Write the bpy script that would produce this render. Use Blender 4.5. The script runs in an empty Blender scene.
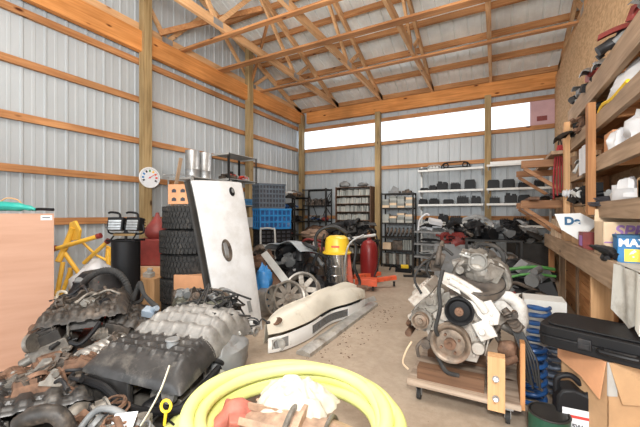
import bpy, bmesh, math, random
from mathutils import Vector, Matrix, Euler
from mathutils import noise as mnoise
PI = math.pi
V = Vector
C = bpy.context.scene.collection
F = 331.0; TH = math.radians(28.1); SN = math.sin(TH); CS = math.cos(TH); CH = 1.3
R = random.Random(7)
def R_(a): return math.radians(a)

# ---- where things stand: a point of the place from its bearing and distance ----
def at(px, py, D):
    u = (px-320)/F
    return V((D*(u*CS-SN), D*(u*SN+CS), CH-(py-213.5)/F*D))
def onz(px, py, z=0.0): return at(px, py, (CH-z)*F/(py-213.5))
def atY(px, py, Y):
    u = (px-320)/F
    return at(px, py, Y/(u*SN+CS))
def atX(px, py, X):
    u = (px-320)/F
    return at(px, py, X/(u*CS-SN))
def gp(px, D):
    p = at(px, 213.5, D); return V((p.x, p.y, 0))

# ------------------------------ materials ------------------------------
MT = {}
def mat(name, col, rough=0.6, metal=0.0, var=0.12, nscale=6.0, stretch=(1,1,1), bump=0.0, col2=None, trans=0.0, emit=None, dirt=0.0, dirtcol=(0.12,0.08,0.05), dscale=5.0, alpha=None, coat=0.0, spec=0.5, obj=True):
    if name in MT: return MT[name]
    m = bpy.data.materials.new(name); m.use_nodes = True
    nt = m.node_tree; N = nt.nodes; L = nt.links
    b = N['Principled BSDF']
    b.inputs['Roughness'].default_value = rough
    b.inputs['Metallic'].default_value = metal
    b.inputs['Specular IOR Level'].default_value = spec
    if coat: b.inputs['Coat Weight'].default_value = coat
    if trans: b.inputs['Transmission Weight'].default_value = trans
    if alpha is not None: b.inputs['Alpha'].default_value = alpha
    c = (*col, 1)
    tc = N.new('ShaderNodeTexCoord'); mp = N.new('ShaderNodeMapping')
    L.new(tc.outputs['Object'], mp.inputs['Vector']); mp.inputs['Scale'].default_value = stretch
    nz = N.new('ShaderNodeTexNoise'); nz.inputs['Scale'].default_value = nscale; nz.inputs['Detail'].default_value = 6
    nz.inputs['Roughness'].default_value = 0.6
    L.new(mp.outputs['Vector'], nz.inputs['Vector'])
    cr = N.new('ShaderNodeValToRGB'); L.new(nz.outputs['Fac'], cr.inputs['Fac'])
    cr.color_ramp.elements[0].position = 0.3; cr.color_ramp.elements[1].position = 0.7
    c2 = col2 if col2 else tuple(max(0, x*(1-2*var)) for x in col)
    cr.color_ramp.elements[0].color = (*c2, 1)
    cr.color_ramp.elements[1].color = (*(col if col2 else tuple(min(1, x*(1+var)) for x in col)), 1)
    out = cr.outputs['Color']
    if dirt > 0:
        n2 = N.new('ShaderNodeTexNoise'); n2.inputs['Scale'].default_value = dscale; n2.inputs['Detail'].default_value = 8; n2.inputs['Roughness'].default_value = 0.7
        L.new(tc.outputs['Object'], n2.inputs['Vector'])
        r2 = N.new('ShaderNodeValToRGB'); L.new(n2.outputs['Fac'], r2.inputs['Fac'])
        r2.color_ramp.elements[0].position = 0.62-0.3*dirt; r2.color_ramp.elements[1].position = 0.75
        mx = N.new('ShaderNodeMix'); mx.data_type = 'RGBA'
        L.new(r2.outputs['Color'], mx.inputs[0]); L.new(out, mx.inputs[6]); mx.inputs[7].default_value = (*dirtcol, 1)
        out = mx.outputs[2]
    L.new(out, b.inputs['Base Color'])
    if bump:
        bp = N.new('ShaderNodeBump'); bp.inputs['Strength'].default_value = bump; bp.inputs['Distance'].default_value = 0.01
        L.new(nz.outputs['Fac'], bp.inputs['Height']); L.new(bp.outputs['Normal'], b.inputs['Normal'])
    if emit: 
        b.inputs['Emission Color'].default_value = (*emit[0], 1); b.inputs['Emission Strength'].default_value = emit[1]
    MT[name] = m
    return m

def woodmat(name, c1, c2, axis, knots=True, rough=0.65):
    """long-grained timber, grain running along one axis, with knots"""
    m = bpy.data.materials.new(name); m.use_nodes = True
    nt = m.node_tree; N = nt.nodes; L = nt.links; b = N['Principled BSDF']; b.inputs['Roughness'].default_value = rough
    b.inputs['Specular IOR Level'].default_value = 0.25
    tc = N.new('ShaderNodeTexCoord'); mp = N.new('ShaderNodeMapping'); L.new(tc.outputs['Object'], mp.inputs['Vector'])
    s = [28, 28, 28]; s[axis] = 1.6; mp.inputs['Scale'].default_value = s
    nz = N.new('ShaderNodeTexNoise'); nz.inputs['Scale'].default_value = 1.0; nz.inputs['Detail'].default_value = 5; nz.inputs['Distortion'].default_value = 0.6
    L.new(mp.outputs['Vector'], nz.inputs['Vector'])
    cr = N.new('ShaderNodeValToRGB'); L.new(nz.outputs['Fac'], cr.inputs['Fac'])
    cr.color_ramp.elements[0].position = 0.32; cr.color_ramp.elements[1].position = 0.68
    cr.color_ramp.elements[0].color = (*c2, 1); cr.color_ramp.elements[1].color = (*c1, 1)
    out = cr.outputs['Color']
    n2 = N.new('ShaderNodeTexNoise'); n2.inputs['Scale'].default_value = 1.3; n2.inputs['Detail'].default_value = 3
    L.new(tc.outputs['Object'], n2.inputs['Vector'])
    hs = N.new('ShaderNodeHueSaturation'); L.new(out, hs.inputs['Color'])
    mr = N.new('ShaderNodeMapRange'); L.new(n2.outputs['Fac'], mr.inputs['Value']); mr.inputs['From Min'].default_value = .3; mr.inputs['From Max'].default_value = .7
    mr.inputs['To Min'].default_value = 0.72; mr.inputs['To Max'].default_value = 1.2
    L.new(mr.outputs['Result'], hs.inputs['Value']); out = hs.outputs['Color']
    if knots:
        mk = N.new('ShaderNodeMapping'); L.new(tc.outputs['Object'], mk.inputs['Vector'])
        s2 = [6, 6, 6]; s2[axis] = 2.2; mk.inputs['Scale'].default_value = s2
        vo = N.new('ShaderNodeTexVoronoi'); vo.inputs['Scale'].default_value = 1.0; L.new(mk.outputs['Vector'], vo.inputs['Vector'])
        rk = N.new('ShaderNodeValToRGB'); L.new(vo.outputs['Distance'], rk.inputs['Fac'])
        rk.color_ramp.elements[0].position = 0.06; rk.color_ramp.elements[0].color = (0.16, 0.07, 0.03, 1)
        rk.color_ramp.elements[1].position = 0.13; rk.color_ramp.elements[1].color = (1, 1, 1, 1)
        mx = N.new('ShaderNodeMix'); mx.data_type = 'RGBA'; mx.blend_type = 'MULTIPLY'; mx.inputs[0].default_value = 1
        L.new(out, mx.inputs[6]); L.new(rk.outputs['Color'], mx.inputs[7]); out = mx.outputs[2]
    L.new(out, b.inputs['Base Color'])
    MT[name] = m
    return m

# ------------------------------ mesh builder ------------------------------
def frame_from(axis, up=(0,0,1)):
    z = V(axis).normalized(); u = V(up)
    if abs(z.dot(u.normalized())) > 0.98: u = V((1,0,0)) if abs(z.x) < 0.9 else V((0,1,0))
    x = u.cross(z).normalized(); y = z.cross(x)
    return Matrix((x, y, z)).transposed()
def catmull(pts, n=6, closed=False):
    P = [V(p) for p in pts]; out = []; m = len(P)
    rng = m if closed else m-1
    for i in range(rng):
        if closed: p0, p1, p2, p3 = P[(i-1) % m], P[i], P[(i+1) % m], P[(i+2) % m]
        else: p0, p1, p2, p3 = P[max(i-1,0)], P[i], P[i+1], P[min(i+2,m-1)]
        for k in range(n):
            t = k/n
            out.append(0.5*((2*p1)+(-p0+p2)*t+(2*p0-5*p1+4*p2-p3)*t*t+(-p0+3*p1-3*p2+p3)*t**3))
    if not closed: out.append(P[-1])
    return out
class MB:
    def __init__(s): s.v = []; s.f = []; s.m = []; s.mi = 0; s.M = None
    def add(s, vs, fs):
        o = len(s.v)
        if s.M is not None: vs = [s.M @ V(p) for p in vs]
        s.v.extend(tuple(p) for p in vs)
        for f in fs: s.f.append(tuple(i+o for i in f)); s.m.append(s.mi)
        return s
    def box(s, c, d, rot=None, taper=1.0):
        hx, hy, hz = d[0]/2, d[1]/2, d[2]/2; c = V(c)
        vs = []
        for z in (-1, 1):
            t = taper if z > 0 else 1.0
            for x, y in ((-1,-1),(1,-1),(1,1),(-1,1)): vs.append(V((x*hx*t, y*hy*t, z*hz)))
        if rot is not None:
            rm = rot if isinstance(rot, Matrix) else Euler(rot).to_matrix()
            vs = [rm @ p for p in vs]
        return s.add([p+c for p in vs], [(3,2,1,0),(4,5,6,7),(0,1,5,4),(1,2,6,5),(2,3,7,6),(3,0,4,7)])
    def bx(s, x0, x1, y0, y1, z0, z1): return s.box(((x0+x1)/2, (y0+y1)/2, (z0+z1)/2), (x1-x0, y1-y0, z1-z0))
    def beam(s, p0, p1, w, h, up=(0,0,1)):
        p0, p1 = V(p0), V(p1); L = (p1-p0).length
        return s.box((p0+p1)/2, (w, h, L), frame_from(p1-p0, up))
    def cyl(s, p0, p1, r0, r1=None, seg=16, caps=True):
        if r1 is None: r1 = r0
        p0, p1 = V(p0), V(p1); fm = frame_from(p1-p0); vs = []
        for p, r in ((p0, r0), (p1, r1)):
            for i in range(seg):
                a = 2*PI*i/seg; vs.append(p+fm @ V((r*math.cos(a), r*math.sin(a), 0)))
        fs = [(i, (i+1) % seg, seg+(i+1) % seg, seg+i) for i in range(seg)]
        if caps: fs += [tuple(range(seg-1, -1, -1)), tuple(range(seg, 2*seg))]
        return s.add(vs, fs)
    def lathe(s, prof, c=(0,0,0), axis=(0,0,1), seg=24, closed=False):
        fm = frame_from(axis); c = V(c); vs = []; n = len(prof)
        for r, z in prof:
            for i in range(seg):
                a = 2*PI*i/seg; vs.append(c+fm @ V((r*math.cos(a), r*math.sin(a), z)))
        fs = []
        for k in range(n if closed else n-1):
            k2 = (k+1) % n
            for i in range(seg):
                j = (i+1) % seg; fs.append((k*seg+i, k*seg+j, k2*seg+j, k2*seg+i))
        if not closed:
            if prof[0][0] > 1e-5: fs.append(tuple(range(seg-1, -1, -1)))
            if prof[-1][0] > 1e-5: fs.append(tuple(range((n-1)*seg, n*seg)))
        return s.add(vs, fs)
    def tube(s, pts, r, seg=8, closed=False, smooth=0, flat=1.0):
        P = catmull(pts, smooth, closed) if smooth else [V(p) for p in pts]
        n = len(P); vs = []; prev = None
        for i, p in enumerate(P):
            if closed: t = P[(i+1) % n]-P[(i-1) % n]
            else: t = P[min(i+1, n-1)]-P[max(i-1, 0)]
            if t.length < 1e-9: t = V((0,0,1))
            t.normalize()
            if prev is None: fm = frame_from(t); x = fm.col[0].copy()
            else:
                x = prev-t*prev.dot(t)
                if x.length < 1e-6: x = frame_from(t).col[0].copy()
                x.normalize()
            y = t.cross(x); prev = x
            rr = r[min(i*len(r)//n, len(r)-1)] if isinstance(r, (list, tuple)) else r
            for k in range(seg):
                a = 2*PI*k/seg; vs.append(p+x*(rr*math.cos(a))+y*(rr*flat*math.sin(a)))
        fs = []
        for i in range(n if closed else n-1):
            j = (i+1) % n
            for k in range(seg):
                l = (k+1) % seg; fs.append((i*seg+k, i*seg+l, j*seg+l, j*seg+k))
        if not closed: fs += [tuple(range(seg-1, -1, -1)), tuple(range((n-1)*seg, n*seg))]
        return s.add(vs, fs)
    def torus(s, c, axis, Rr, r, seg=28, rs=8, sy=1.0):
        return s.lathe([(Rr+r*math.cos(2*PI*i/rs), r*sy*math.sin(2*PI*i/rs)) for i in range(rs)], c, axis, seg, closed=True)
    def prism(s, poly, o, ux, uy, th):
        """poly in the plane (ux,uy) through o, extruded by th along ux x uy"""
        o = V(o); ux = V(ux).normalized(); uy = V(uy).normalized(); nn = ux.cross(uy).normalized(); n = len(poly)
        a = [o+ux*p[0]+uy*p[1] for p in poly]; b = [p+nn*th for p in a]
        return s.add(a+b, [tuple(range(n-1, -1, -1)), tuple(range(n, 2*n))]+[(i, (i+1) % n, n+(i+1) % n, n+i) for i in range(n)])
    def sheet(s, fn, nu, nv, th=0.004):
        """a curved sheet with real thickness; fn(u,v) -> point"""
        g = [[V(fn(i/nu, j/nv)) for j in range(nv+1)] for i in range(nu+1)]
        top, bot = [], []
        for i in range(nu+1):
            for j in range(nv+1):
                du = g[min(i+1, nu)][j]-g[max(i-1, 0)][j]; dv = g[i][min(j+1, nv)]-g[i][max(j-1, 0)]
                n = du.cross(dv); n = n.normalized() if n.length > 1e-9 else V((0,0,1))
                top.append(g[i][j]+n*th/2); bot.append(g[i][j]-n*th/2)
        K = (nu+1)*(nv+1); ix = lambda i, j: i*(nv+1)+j; fs = []
        for i in range(nu):
            for j in range(nv):
                fs.append((ix(i,j), ix(i+1,j), ix(i+1,j+1), ix(i,j+1)))
                fs.append((K+ix(i,j+1), K+ix(i+1,j+1), K+ix(i+1,j), K+ix(i,j)))
        for i in range(nu):
            fs.append((ix(i+1,0), ix(i,0), K+ix(i,0), K+ix(i+1,0))); fs.append((ix(i,nv), ix(i+1,nv), K+ix(i+1,nv), K+ix(i,nv)))
        for j in range(nv):
            fs.append((ix(0,j), ix(0,j+1), K+ix(0,j+1), K+ix(0,j))); fs.append((ix(nu,j+1), ix(nu,j), K+ix(nu,j), K+ix(nu,j+1)))
        return s.add(top+bot, fs)
    def blob(s, c, d, seed=0, amp=0.18, nf=2.0, su=16, sv=10, flatb=False, rot=None, ridge=False):
        """a lumpy closed body (cloth, bag, casting)"""
        c = V(c); vs = []; off = V((seed*3.1, seed*1.7, seed*0.9))
        rm = Euler(rot).to_matrix() if rot else None
        for j in range(sv+1):
            ph = PI*j/sv
            for i in range(su):
                a = 2*PI*i/su; n = V((math.sin(ph)*math.cos(a), math.sin(ph)*math.sin(a), math.cos(ph)))
                k = mnoise.noise(n*nf+off)
                if ridge: k = 0.5-2*abs(mnoise.noise(n*nf+off))+0.4*abs(mnoise.noise(n*nf*2.3+off))
                q = 1+amp*k*(1 if 0 < j < sv else 0.3)
                p = V((n.x*d[0]*q, n.y*d[1]*q, n.z*d[2]*q))
                if flatb: p.z = max(p.z, -d[2]*0.55)
                if rm: p = rm @ p
                vs.append(c+p)
        fs = []
        for j in range(sv):
            for i in range(su):
                k = (i+1) % su; fs.append((j*su+i, (j+1)*su+i, (j+1)*su+k, j*su+k))
        return s.add(vs, fs)
    def build(s, name, mats, parent=None, smooth=True, bev=0.0, ang=35, sub=0, label=None):
        me = bpy.data.meshes.new(name); me.from_pydata(s.v, [], s.f); me.update()
        if not isinstance(mats, (list, tuple)): mats = [mats]
        for m in mats: me.materials.append(MT[m] if isinstance(m, str) else m)
        if len(mats) > 1: me.polygons.foreach_set('material_index', s.m)
        bm = bmesh.new(); bm.from_mesh(me); bmesh.ops.remove_doubles(bm, verts=bm.verts, dist=1e-6)
        bmesh.ops.recalc_face_normals(bm, faces=bm.faces); bm.to_mesh(me); bm.free()
        if smooth:
            me.polygons.foreach_set('use_smooth', [True]*len(me.polygons)); me.set_sharp_from_angle(angle=math.radians(ang))
        o = bpy.data.objects.new(name, me); C.objects.link(o)
        if parent is not None: o.parent = parent
        if sub:
            md = o.modifiers.new('Sub', 'SUBSURF'); md.levels = sub; md.render_levels = sub
        if bev:
            md = o.modifiers.new('Bevel', 'BEVEL'); md.width = bev; md.segments = 2; md.limit_method = 'ANGLE'; md.angle_limit = math.radians(50)
        if label: o['label'] = label
        return o
def tag(o, label=None, cat=None, group=None, kind=None):
    if label: o['label'] = label
    if cat: o['category'] = cat
    if group: o['group'] = group
    if kind: o['kind'] = kind
    return o
def thing(name, label, cat, loc=(0,0,0), rz=0.0, group=None, rot=None, sc=None):
    o = bpy.data.objects.new(name, None); C.objects.link(o); o.empty_display_size = 0.1
    o.location = loc; o.rotation_euler = rot if rot else (0, 0, rz)
    if sc: o.scale = (sc,)*3 if not isinstance(sc, (tuple, list)) else sc
    return tag(o, label, cat, group)
def single(name, mb, mats, label, cat, group=None, loc=None, rz=0.0, rot=None, **k):
    o = mb.build(name, mats, None, **k)
    if loc is not None: o.location = loc
    o.rotation_euler = rot if rot else (0, 0, rz)
    return tag(o, label, cat, group)
def dup(o, loc=None, rz=None, label=None, group=None, rot=None, sc=None):
    r = o.copy(); C.objects.link(r)
    if loc is not None: r.location = loc
    if rz is not None: r.rotation_euler = (0, 0, rz)
    if rot is not None: r.rotation_euler = rot
    if sc is not None: r.scale = sc if isinstance(sc, (tuple, list)) else (sc,)*3
    if label: r['label'] = label
    if group: r['group'] = group
    for ch in o.children:
        c = ch.copy(); C.objects.link(c); c.parent = r
        for g in ch.children:
            d = g.copy(); C.objects.link(d); d.parent = c
    return r
def text(name, s, mt, size, parent=None, loc=(0,0,0), rot=(PI/2,0,0), ext=0.0015, bold=0.0, shear=0.0, al='CENTER', label=None):
    cu = bpy.data.curves.new(name, 'FONT'); cu.body = s; cu.size = size; cu.extrude = ext; cu.offset = bold; cu.shear = shear
    cu.align_x = al; cu.align_y = 'CENTER'; cu.materials.append(MT[mt])
    tmp = bpy.data.objects.new(name+'_c', cu); me = bpy.data.meshes.new_from_object(tmp); bpy.data.objects.remove(tmp)
    if not me.materials: me.materials.append(MT[mt])
    o = bpy.data.objects.new(name, me); C.objects.link(o); o.location = loc; o.rotation_euler = rot
    if parent is not None: o.parent = parent
    if label: o['label'] = label
    return o
def struct(name, mb, mats, parent=None, label=None, cat=None, **k):
    o = mb.build(name, mats, parent, **k)
    if parent is None: o['kind'] = 'structure'
    if label: o['label'] = label
    if cat: o['category'] = cat
    return o

# ------------------------------ the palette ------------------------------
OW1, OW2 = (0.52,0.26,0.11), (0.34,0.145,0.055)
for ax, k in enumerate('xyz'):
    woodmat('wood_'+k, OW1, OW2, ax)
    woodmat('pine_'+k, (0.72,0.44,0.23), (0.54,0.30,0.14), ax)
    woodmat('greywood_'+k, (0.47,0.33,0.22), (0.28,0.19,0.12), ax)
    woodmat('girder_'+k, (0.70,0.31,0.10), (0.50,0.19,0.05), ax)
woodmat('dirtywood_x', (0.50,0.40,0.31), (0.27,0.20,0.15), 0)
woodmat('bracket_x', (0.42,0.22,0.11), (0.25,0.12,0.06), 0)
woodmat('brownwood_x', (0.22,0.12,0.07), (0.11,0.06,0.035), 0)
woodmat('treated_z', (0.42,0.30,0.15), (0.24,0.16,0.07), 2)
mat('steel_panel', (0.43,0.46,0.475), 0.38, 0.0, 0.05, 2.0, (1,1,.3))
mat('roof_panel', (0.78,0.80,0.77), 0.4, 0.1, 0.10, 2.0)
mat('black_plastic', (0.022,0.022,0.024), 0.42, 0, 0.3, 9, spec=0.3, dirt=0.25, dirtcol=(0.12,0.10,0.085))
mat('clean_black', (0.012,0.012,0.013), 0.45, 0, 0.1, spec=0.18)
mat('black_rubber', (0.03,0.029,0.028), 0.8, 0, 0.25, 20, bump=0.2, dirt=0.2, dirtcol=(.13,.11,.09))
mat('cast_alu', (0.46,0.44,0.41), 0.42, 0.55, 0.22, 14, bump=0.25, dirt=0.35, dirtcol=(0.10,0.07,0.05), dscale=9)
mat('dirty_alu', (0.27,0.25,0.22), 0.5, 0.45, 0.3, 12, bump=0.35, dirt=0.55, dirtcol=(0.09,0.065,0.045), dscale=8)
mat('bright_alu', (0.80,0.79,0.77), 0.35, 0.45, 0.1, 10, dirt=0.15, dirtcol=(0.25,0.2,0.15), dscale=8)
mat('iron', (0.13,0.105,0.085), 0.65, 0.3, 0.4, 12, bump=0.4, dirt=0.3, dirtcol=(0.16,0.08,0.04), dscale=7)
mat('rust', (0.19,0.105,0.065), 0.75, 0.2, 0.35, 14, bump=0.35, dirt=0.3, dirtcol=(.1,.05,.03))
mat('dark_steel', (0.035,0.033,0.031), 0.55, 0.2, 0.2, spec=.3)
mat('galv', (0.50,0.51,0.51), 0.42, 0.7, 0.15, 8)
mat('white_paint', (0.80,0.80,0.78), 0.4, 0, 0.05, 3, dirt=0.1, dirtcol=(.5,.47,.42))
mat('white_shelf', (0.74,0.74,0.71), 0.5, 0, 0.05)
mat('cardboard', (0.52,0.32,0.17), 0.85, 0, 0.1, 5, dirt=0.08, dirtcol=(.3,.18,.1))
mat('card_light', (0.74,0.56,0.38), 0.85, 0, 0.08, 5)
mat('card_orange', (0.66,0.33,0.17), 0.85, 0, 0.08, 5)
mat('cloth_white', (0.52,0.49,0.41), 0.9, 0, 0.06, 12, bump=0.3)
mat('paper_white', (0.70,0.71,0.73), 0.8, 0, 0.04)
mat('red_paint', (0.62,0.05,0.03), 0.4, 0, 0.15, dirt=0.1)
mat('orange_red', (0.80,0.13,0.05), 0.42, 0, 0.12, dirt=0.1)
mat('dark_red', (0.24,0.035,0.03), 0.5, 0, 0.2, dirt=0.15)
mat('yellow', (0.86,0.50,0.06), 0.42, 0, 0.1, dirt=0.1, dirtcol=(.3,.2,.08))
mat('vac_yellow', (0.95,0.62,0.04), 0.35, 0, 0.05)
mat('hose_yellow', (0.74,0.76,0.27), 0.5, 0, 0.06, 5, dirt=0.08, dirtcol=(.45,.42,.15), dscale=3)
mat('blue_plastic', (0.02,0.20,0.48), 0.45, 0, 0.12)
mat('blue_paint', (0.02,0.09,0.27), 0.4, 0, 0.2, dirt=0.2, dirtcol=(.35,.4,.5))
mat('teal', (0.03,0.42,0.36), 0.4, 0, 0.12)
mat('grey_plastic', (0.085,0.105,0.13), 0.5, 0, 0.1)
mat('mid_grey', (0.22,0.225,0.225), 0.5, 0.1, 0.15, dirt=0.2)
mat('bookcase_brown', (0.14,0.075,0.045), 0.6, 0, 0.2)
mat('light_grey', (0.47,0.47,0.45), 0.5, 0.1, 0.1, dirt=0.15, dirtcol=(.3,.27,.22))
mat('pink_card', (0.56,0.36,0.38), 0.85, 0, 0.05)
mat('text_dark', (0.05,0.05,0.06), 0.7, 0, 0.02)
mat('text_blue', (0.03,0.12,0.24), 0.7, 0, 0.02)
mat('text_purple', (0.34,0.18,0.44), 0.7, 0, 0.02)
mat('text_white', (0.9,0.9,0.9), 0.6, 0, 0.02)
mat('text_yellow', (0.95,0.75,0.10), 0.6, 0, 0.02)
mat('text_red', (0.65,0.05,0.04), 0.6, 0, 0.02)
mat('lens', (0.42,0.44,0.45), 0.2, 0.3, 0.1, 30)
mat('green_can', (0.012,0.07,0.04), 0.4, 0, 0.1)
mat('green', (0.10,0.32,0.08), 0.5, 0, 0.2)
mat('wire_black', (0.02,0.02,0.02), 0.5, 0, 0.1)
# ============================ THE BUILDING ============================
XL, YB, XR = -5.1, 8.3, 1.05
YF = -3.7; XE = 4.6
ZTR = 4.17; SL = 0.34; ZE = 4.30            # truss seat, roof slope, roof underside over the back wall
YR = (YB+YF)/2
def roofz(y): return ZE+SL*(YB-y) if y > YR else ZE+SL*(y-YF)
def ribprofile(L, per=0.24):
    """steel cladding: one tall rib and two low ones per pitch -> list of (t, depth)"""
    pr = [(0, 0), (.012, .015), (.03, .015), (.042, 0), (.12, 0), (.126, .003), (.156, .003), (.162, 0)]
    out = []; t = 0
    while t < L:
        for a, d in pr:
            if t+a < L: out.append((t+a, d))
        t += per
    out.append((L, 0)); return out
def cladding(mb, o, ut, n, L, z0, z1fn, th=0.004):
    o, ut, n = V(o), V(ut), V(n); P = ribprofile(L); vs = []; fs = []
    for t, d in P:
        for k in (0, 1):
            q = o+ut*t+n*(d-k*th)
            vs += [V((q.x, q.y, z0)), V((q.x, q.y, z1fn(q)))]
    for i in range(len(P)-1):
        a, b = 4*i, 4*i+4
        fs += [(a, b, b+1, a+1), (a+2, a+3, b+3, b+2), (a+1, b+1, b+3, a+3), (a, a+2, b+2, b)]
    mb.add(vs, fs)
# floor: worn concrete slab
fm = bpy.data.materials.new('concrete'); fm.use_nodes = True
nt = fm.node_tree; N = nt.nodes; L = nt.links; b = N['Principled BSDF']; b.inputs['Roughness'].default_value = 0.75
tc = N.new('ShaderNodeTexCoord')
def noise_(sc, det=6, ro=0.6):
    n = N.new('ShaderNodeTexNoise'); n.inputs['Scale'].default_value = sc; n.inputs['Detail'].default_value = det; n.inputs['Roughness'].default_value = ro
    L.new(tc.outputs['Object'], n.inputs['Vector']); return n
def ramp_(src, p0, c0, p1, c1):
    r = N.new('ShaderNodeValToRGB'); L.new(src, r.inputs['Fac']); e = r.color_ramp.elements
    e[0].position = p0; e[0].color = (*c0, 1); e[1].position = p1; e[1].color = (*c1, 1); return r.outputs['Color']
def mix_(a, b_, f, mode='MIX'):
    m = N.new('ShaderNodeMix'); m.data_type = 'RGBA'; m.blend_type = mode
    if isinstance(f, float): m.inputs[0].default_value = f
    else: L.new(f, m.inputs[0])
    L.new(a, m.inputs[6])
    if isinstance(b_, tuple): m.inputs[7].default_value = (*b_, 1)
    else: L.new(b_, m.inputs[7])
    return m.outputs[2]
base = ramp_(noise_(1.1).outputs['Fac'], .35, (.35,.275,.205), .65, (.47,.385,.30))
base = mix_(base, ramp_(noise_(14, 8, .75).outputs['Fac'], .35, (.82,.80,.78), .6, (1,1,1)), 1.0, 'MULTIPLY')
base = mix_(base, (.20,.12,.075), ramp_(noise_(2.3, 9, .75).outputs['Fac'], .60, (0,0,0), .74, (.7,.7,.7)))
base = mix_(base, (.10,.075,.055), ramp_(noise_(0.9, 4, .6).outputs['Fac'], .64, (0,0,0), .74, (.55,.55,.55)))
base = mix_(base, (.12,.06,.03), ramp_(noise_(38, 4, .6).outputs['Fac'], .68, (0,0,0), .72, (.7,.7,.7)))
L.new(base, b.inputs['Base Color'])
bp = N.new('ShaderNodeBump'); bp.inputs['Strength'].default_value = .25; bp.inputs['Distance'].default_value = .01
L.new(noise_(30, 6).outputs['Fac'], bp.inputs['Height']); L.new(bp.outputs['Normal'], b.inputs['Normal']); MT['concrete'] = fm
mb = MB(); mb.bx(XL-.1, XE+.1, YF-.1, YB+.1, -.2, 0); struct('floor', mb, 'concrete', smooth=False)

# OSB
om = bpy.data.materials.new('osb'); om.use_nodes = True
nt = om.node_tree; N = nt.nodes; L = nt.links; b = N['Principled BSDF']; b.inputs['Roughness'].default_value = 0.8
tc = N.new('ShaderNodeTexCoord')
vo = N.new('ShaderNodeTexVoronoi'); vo.inputs['Scale'].default_value = 38; vo.inputs['Randomness'].default_value = 1
mpp = N.new('ShaderNodeMapping'); mpp.inputs['Scale'].default_value = (1, .45, 1); mpp.inputs['Rotation'].default_value = (0.5, 0, 0)
L.new(tc.outputs['Object'], mpp.inputs['Vector']); L.new(mpp.outputs['Vector'], vo.inputs['Vector'])
sx_ = N.new('ShaderNodeSeparateColor'); L.new(vo.outputs['Color'], sx_.inputs[0])
base = ramp_(sx_.outputs[0], 0, (.50,.31,.16), 1, (.70,.48,.27))
base = mix_(base, (.16,.09,.05), ramp_(noise_(4, 8, .8).outputs['Fac'], .62, (0,0,0), .72, (.8,.8,.8)))
L.new(base, b.inputs['Base Color']); MT['osb'] = om

# left gable wall, back wall, front wall with its open doorway, far right wall
mb = MB(); cladding(mb, (XL, YF, 0), (0,1,0), (1,0,0), YB-YF, 0, lambda q: roofz(q.y)+.045)
struct('wall_left', mb, 'steel_panel', smooth=False)
mb = MB(); cladding(mb, (XL, YB, 0), (1,0,0), (0,-1,0), XE-XL, 0, lambda q: CH+1.80)
cladding(mb, (XL, YB, 0), (1,0,0), (0,-1,0), XE-XL, CH+2.40, lambda q: ZE+.05)
struct('wall_back', mb, 'steel_panel', smooth=False)
mb = MB(); cladding(mb, (XE, YF, 0), (0,1,0), (-1,0,0), YB-YF, 0, lambda q: roofz(q.y)+.045)
struct('wall_right', mb, 'steel_panel', smooth=False)
mb = MB(); cladding(mb, (XL, YF, 0), (1,0,0), (0,1,0), 1.6, 0, lambda q: ZE); cladding(mb, (2.6, YF, 0), (1,0,0), (0,1,0), XE-2.6, 0, lambda q: ZE)
cladding(mb, (-3.5, YF, 0), (1,0,0), (0,1,0), 6.1, 3.6, lambda q: ZE)
struct('wall_front', mb, 'steel_panel', smooth=False)
# partition of oriented strand board
mb = MB(); mb.bx(XR, XR+.02, 1.2, YB-.02, 0, 4.08); mb.bx(XR+.02, XR+.11, 1.2, 1.24, 0, 4.08); mb.bx(XR+.02, XR+.11, 8.1, 8.2, 0, 4.08)
struct('wall_partition', mb, 'osb', smooth=False, label='oriented strand board partition wall behind the timber rack', cat='wall')
# translucent window strip
wm = bpy.data.materials.new('fibreglass'); wm.use_nodes = True; nt = wm.node_tree; nt.nodes.clear()
o_ = nt.nodes.new('ShaderNodeOutputMaterial'); t1 = nt.nodes.new('ShaderNodeBsdfTranslucent'); t2 = nt.nodes.new('ShaderNodeBsdfTransparent'); mx = nt.nodes.new('ShaderNodeMixShader')
t1.inputs['Color'].default_value = (.93,.95,.97,1); t2.inputs['Color'].default_value = (.95,.97,1,1); mx.inputs[0].default_value = .5
nt.links.new(t1.outputs[0], mx.inputs[1]); nt.links.new(t2.outputs[0], mx.inputs[2]); nt.links.new(mx.outputs[0], o_.inputs['Surface']); MT['fibreglass'] = wm
for n, (x0, x1) in enumerate([(XL, -2.67), (-2.67, -.17), (-.17, .66)]):
    mb = MB(); cladding(mb, (x0, YB, 0), (1,0,0), (0,-1,0), x1-x0, CH+1.80, lambda q: CH+2.40, .003)
    struct('window_%d' % (n+1), mb, 'fibreglass', smooth=False)
# pink board closing the end of the strip
mb = MB(); mb.bx(.62, XR, YB-.05, YB-.025, CH+1.83, CH+2.42); bd = single('foam_board', mb, 'pink_card', 'dusty pink board closing the right end of the window strip', 'board', smooth=False)
mb = MB(); mb.bx(.74, .92, YB-.056, YB-.0505, CH+1.93, CH+2.03); mb.bx(.75,.91, YB-.058, YB-.056, CH+1.985, CH+1.995); mb.build('printed_mark', 'dark_red', bd, smooth=False)

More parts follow.
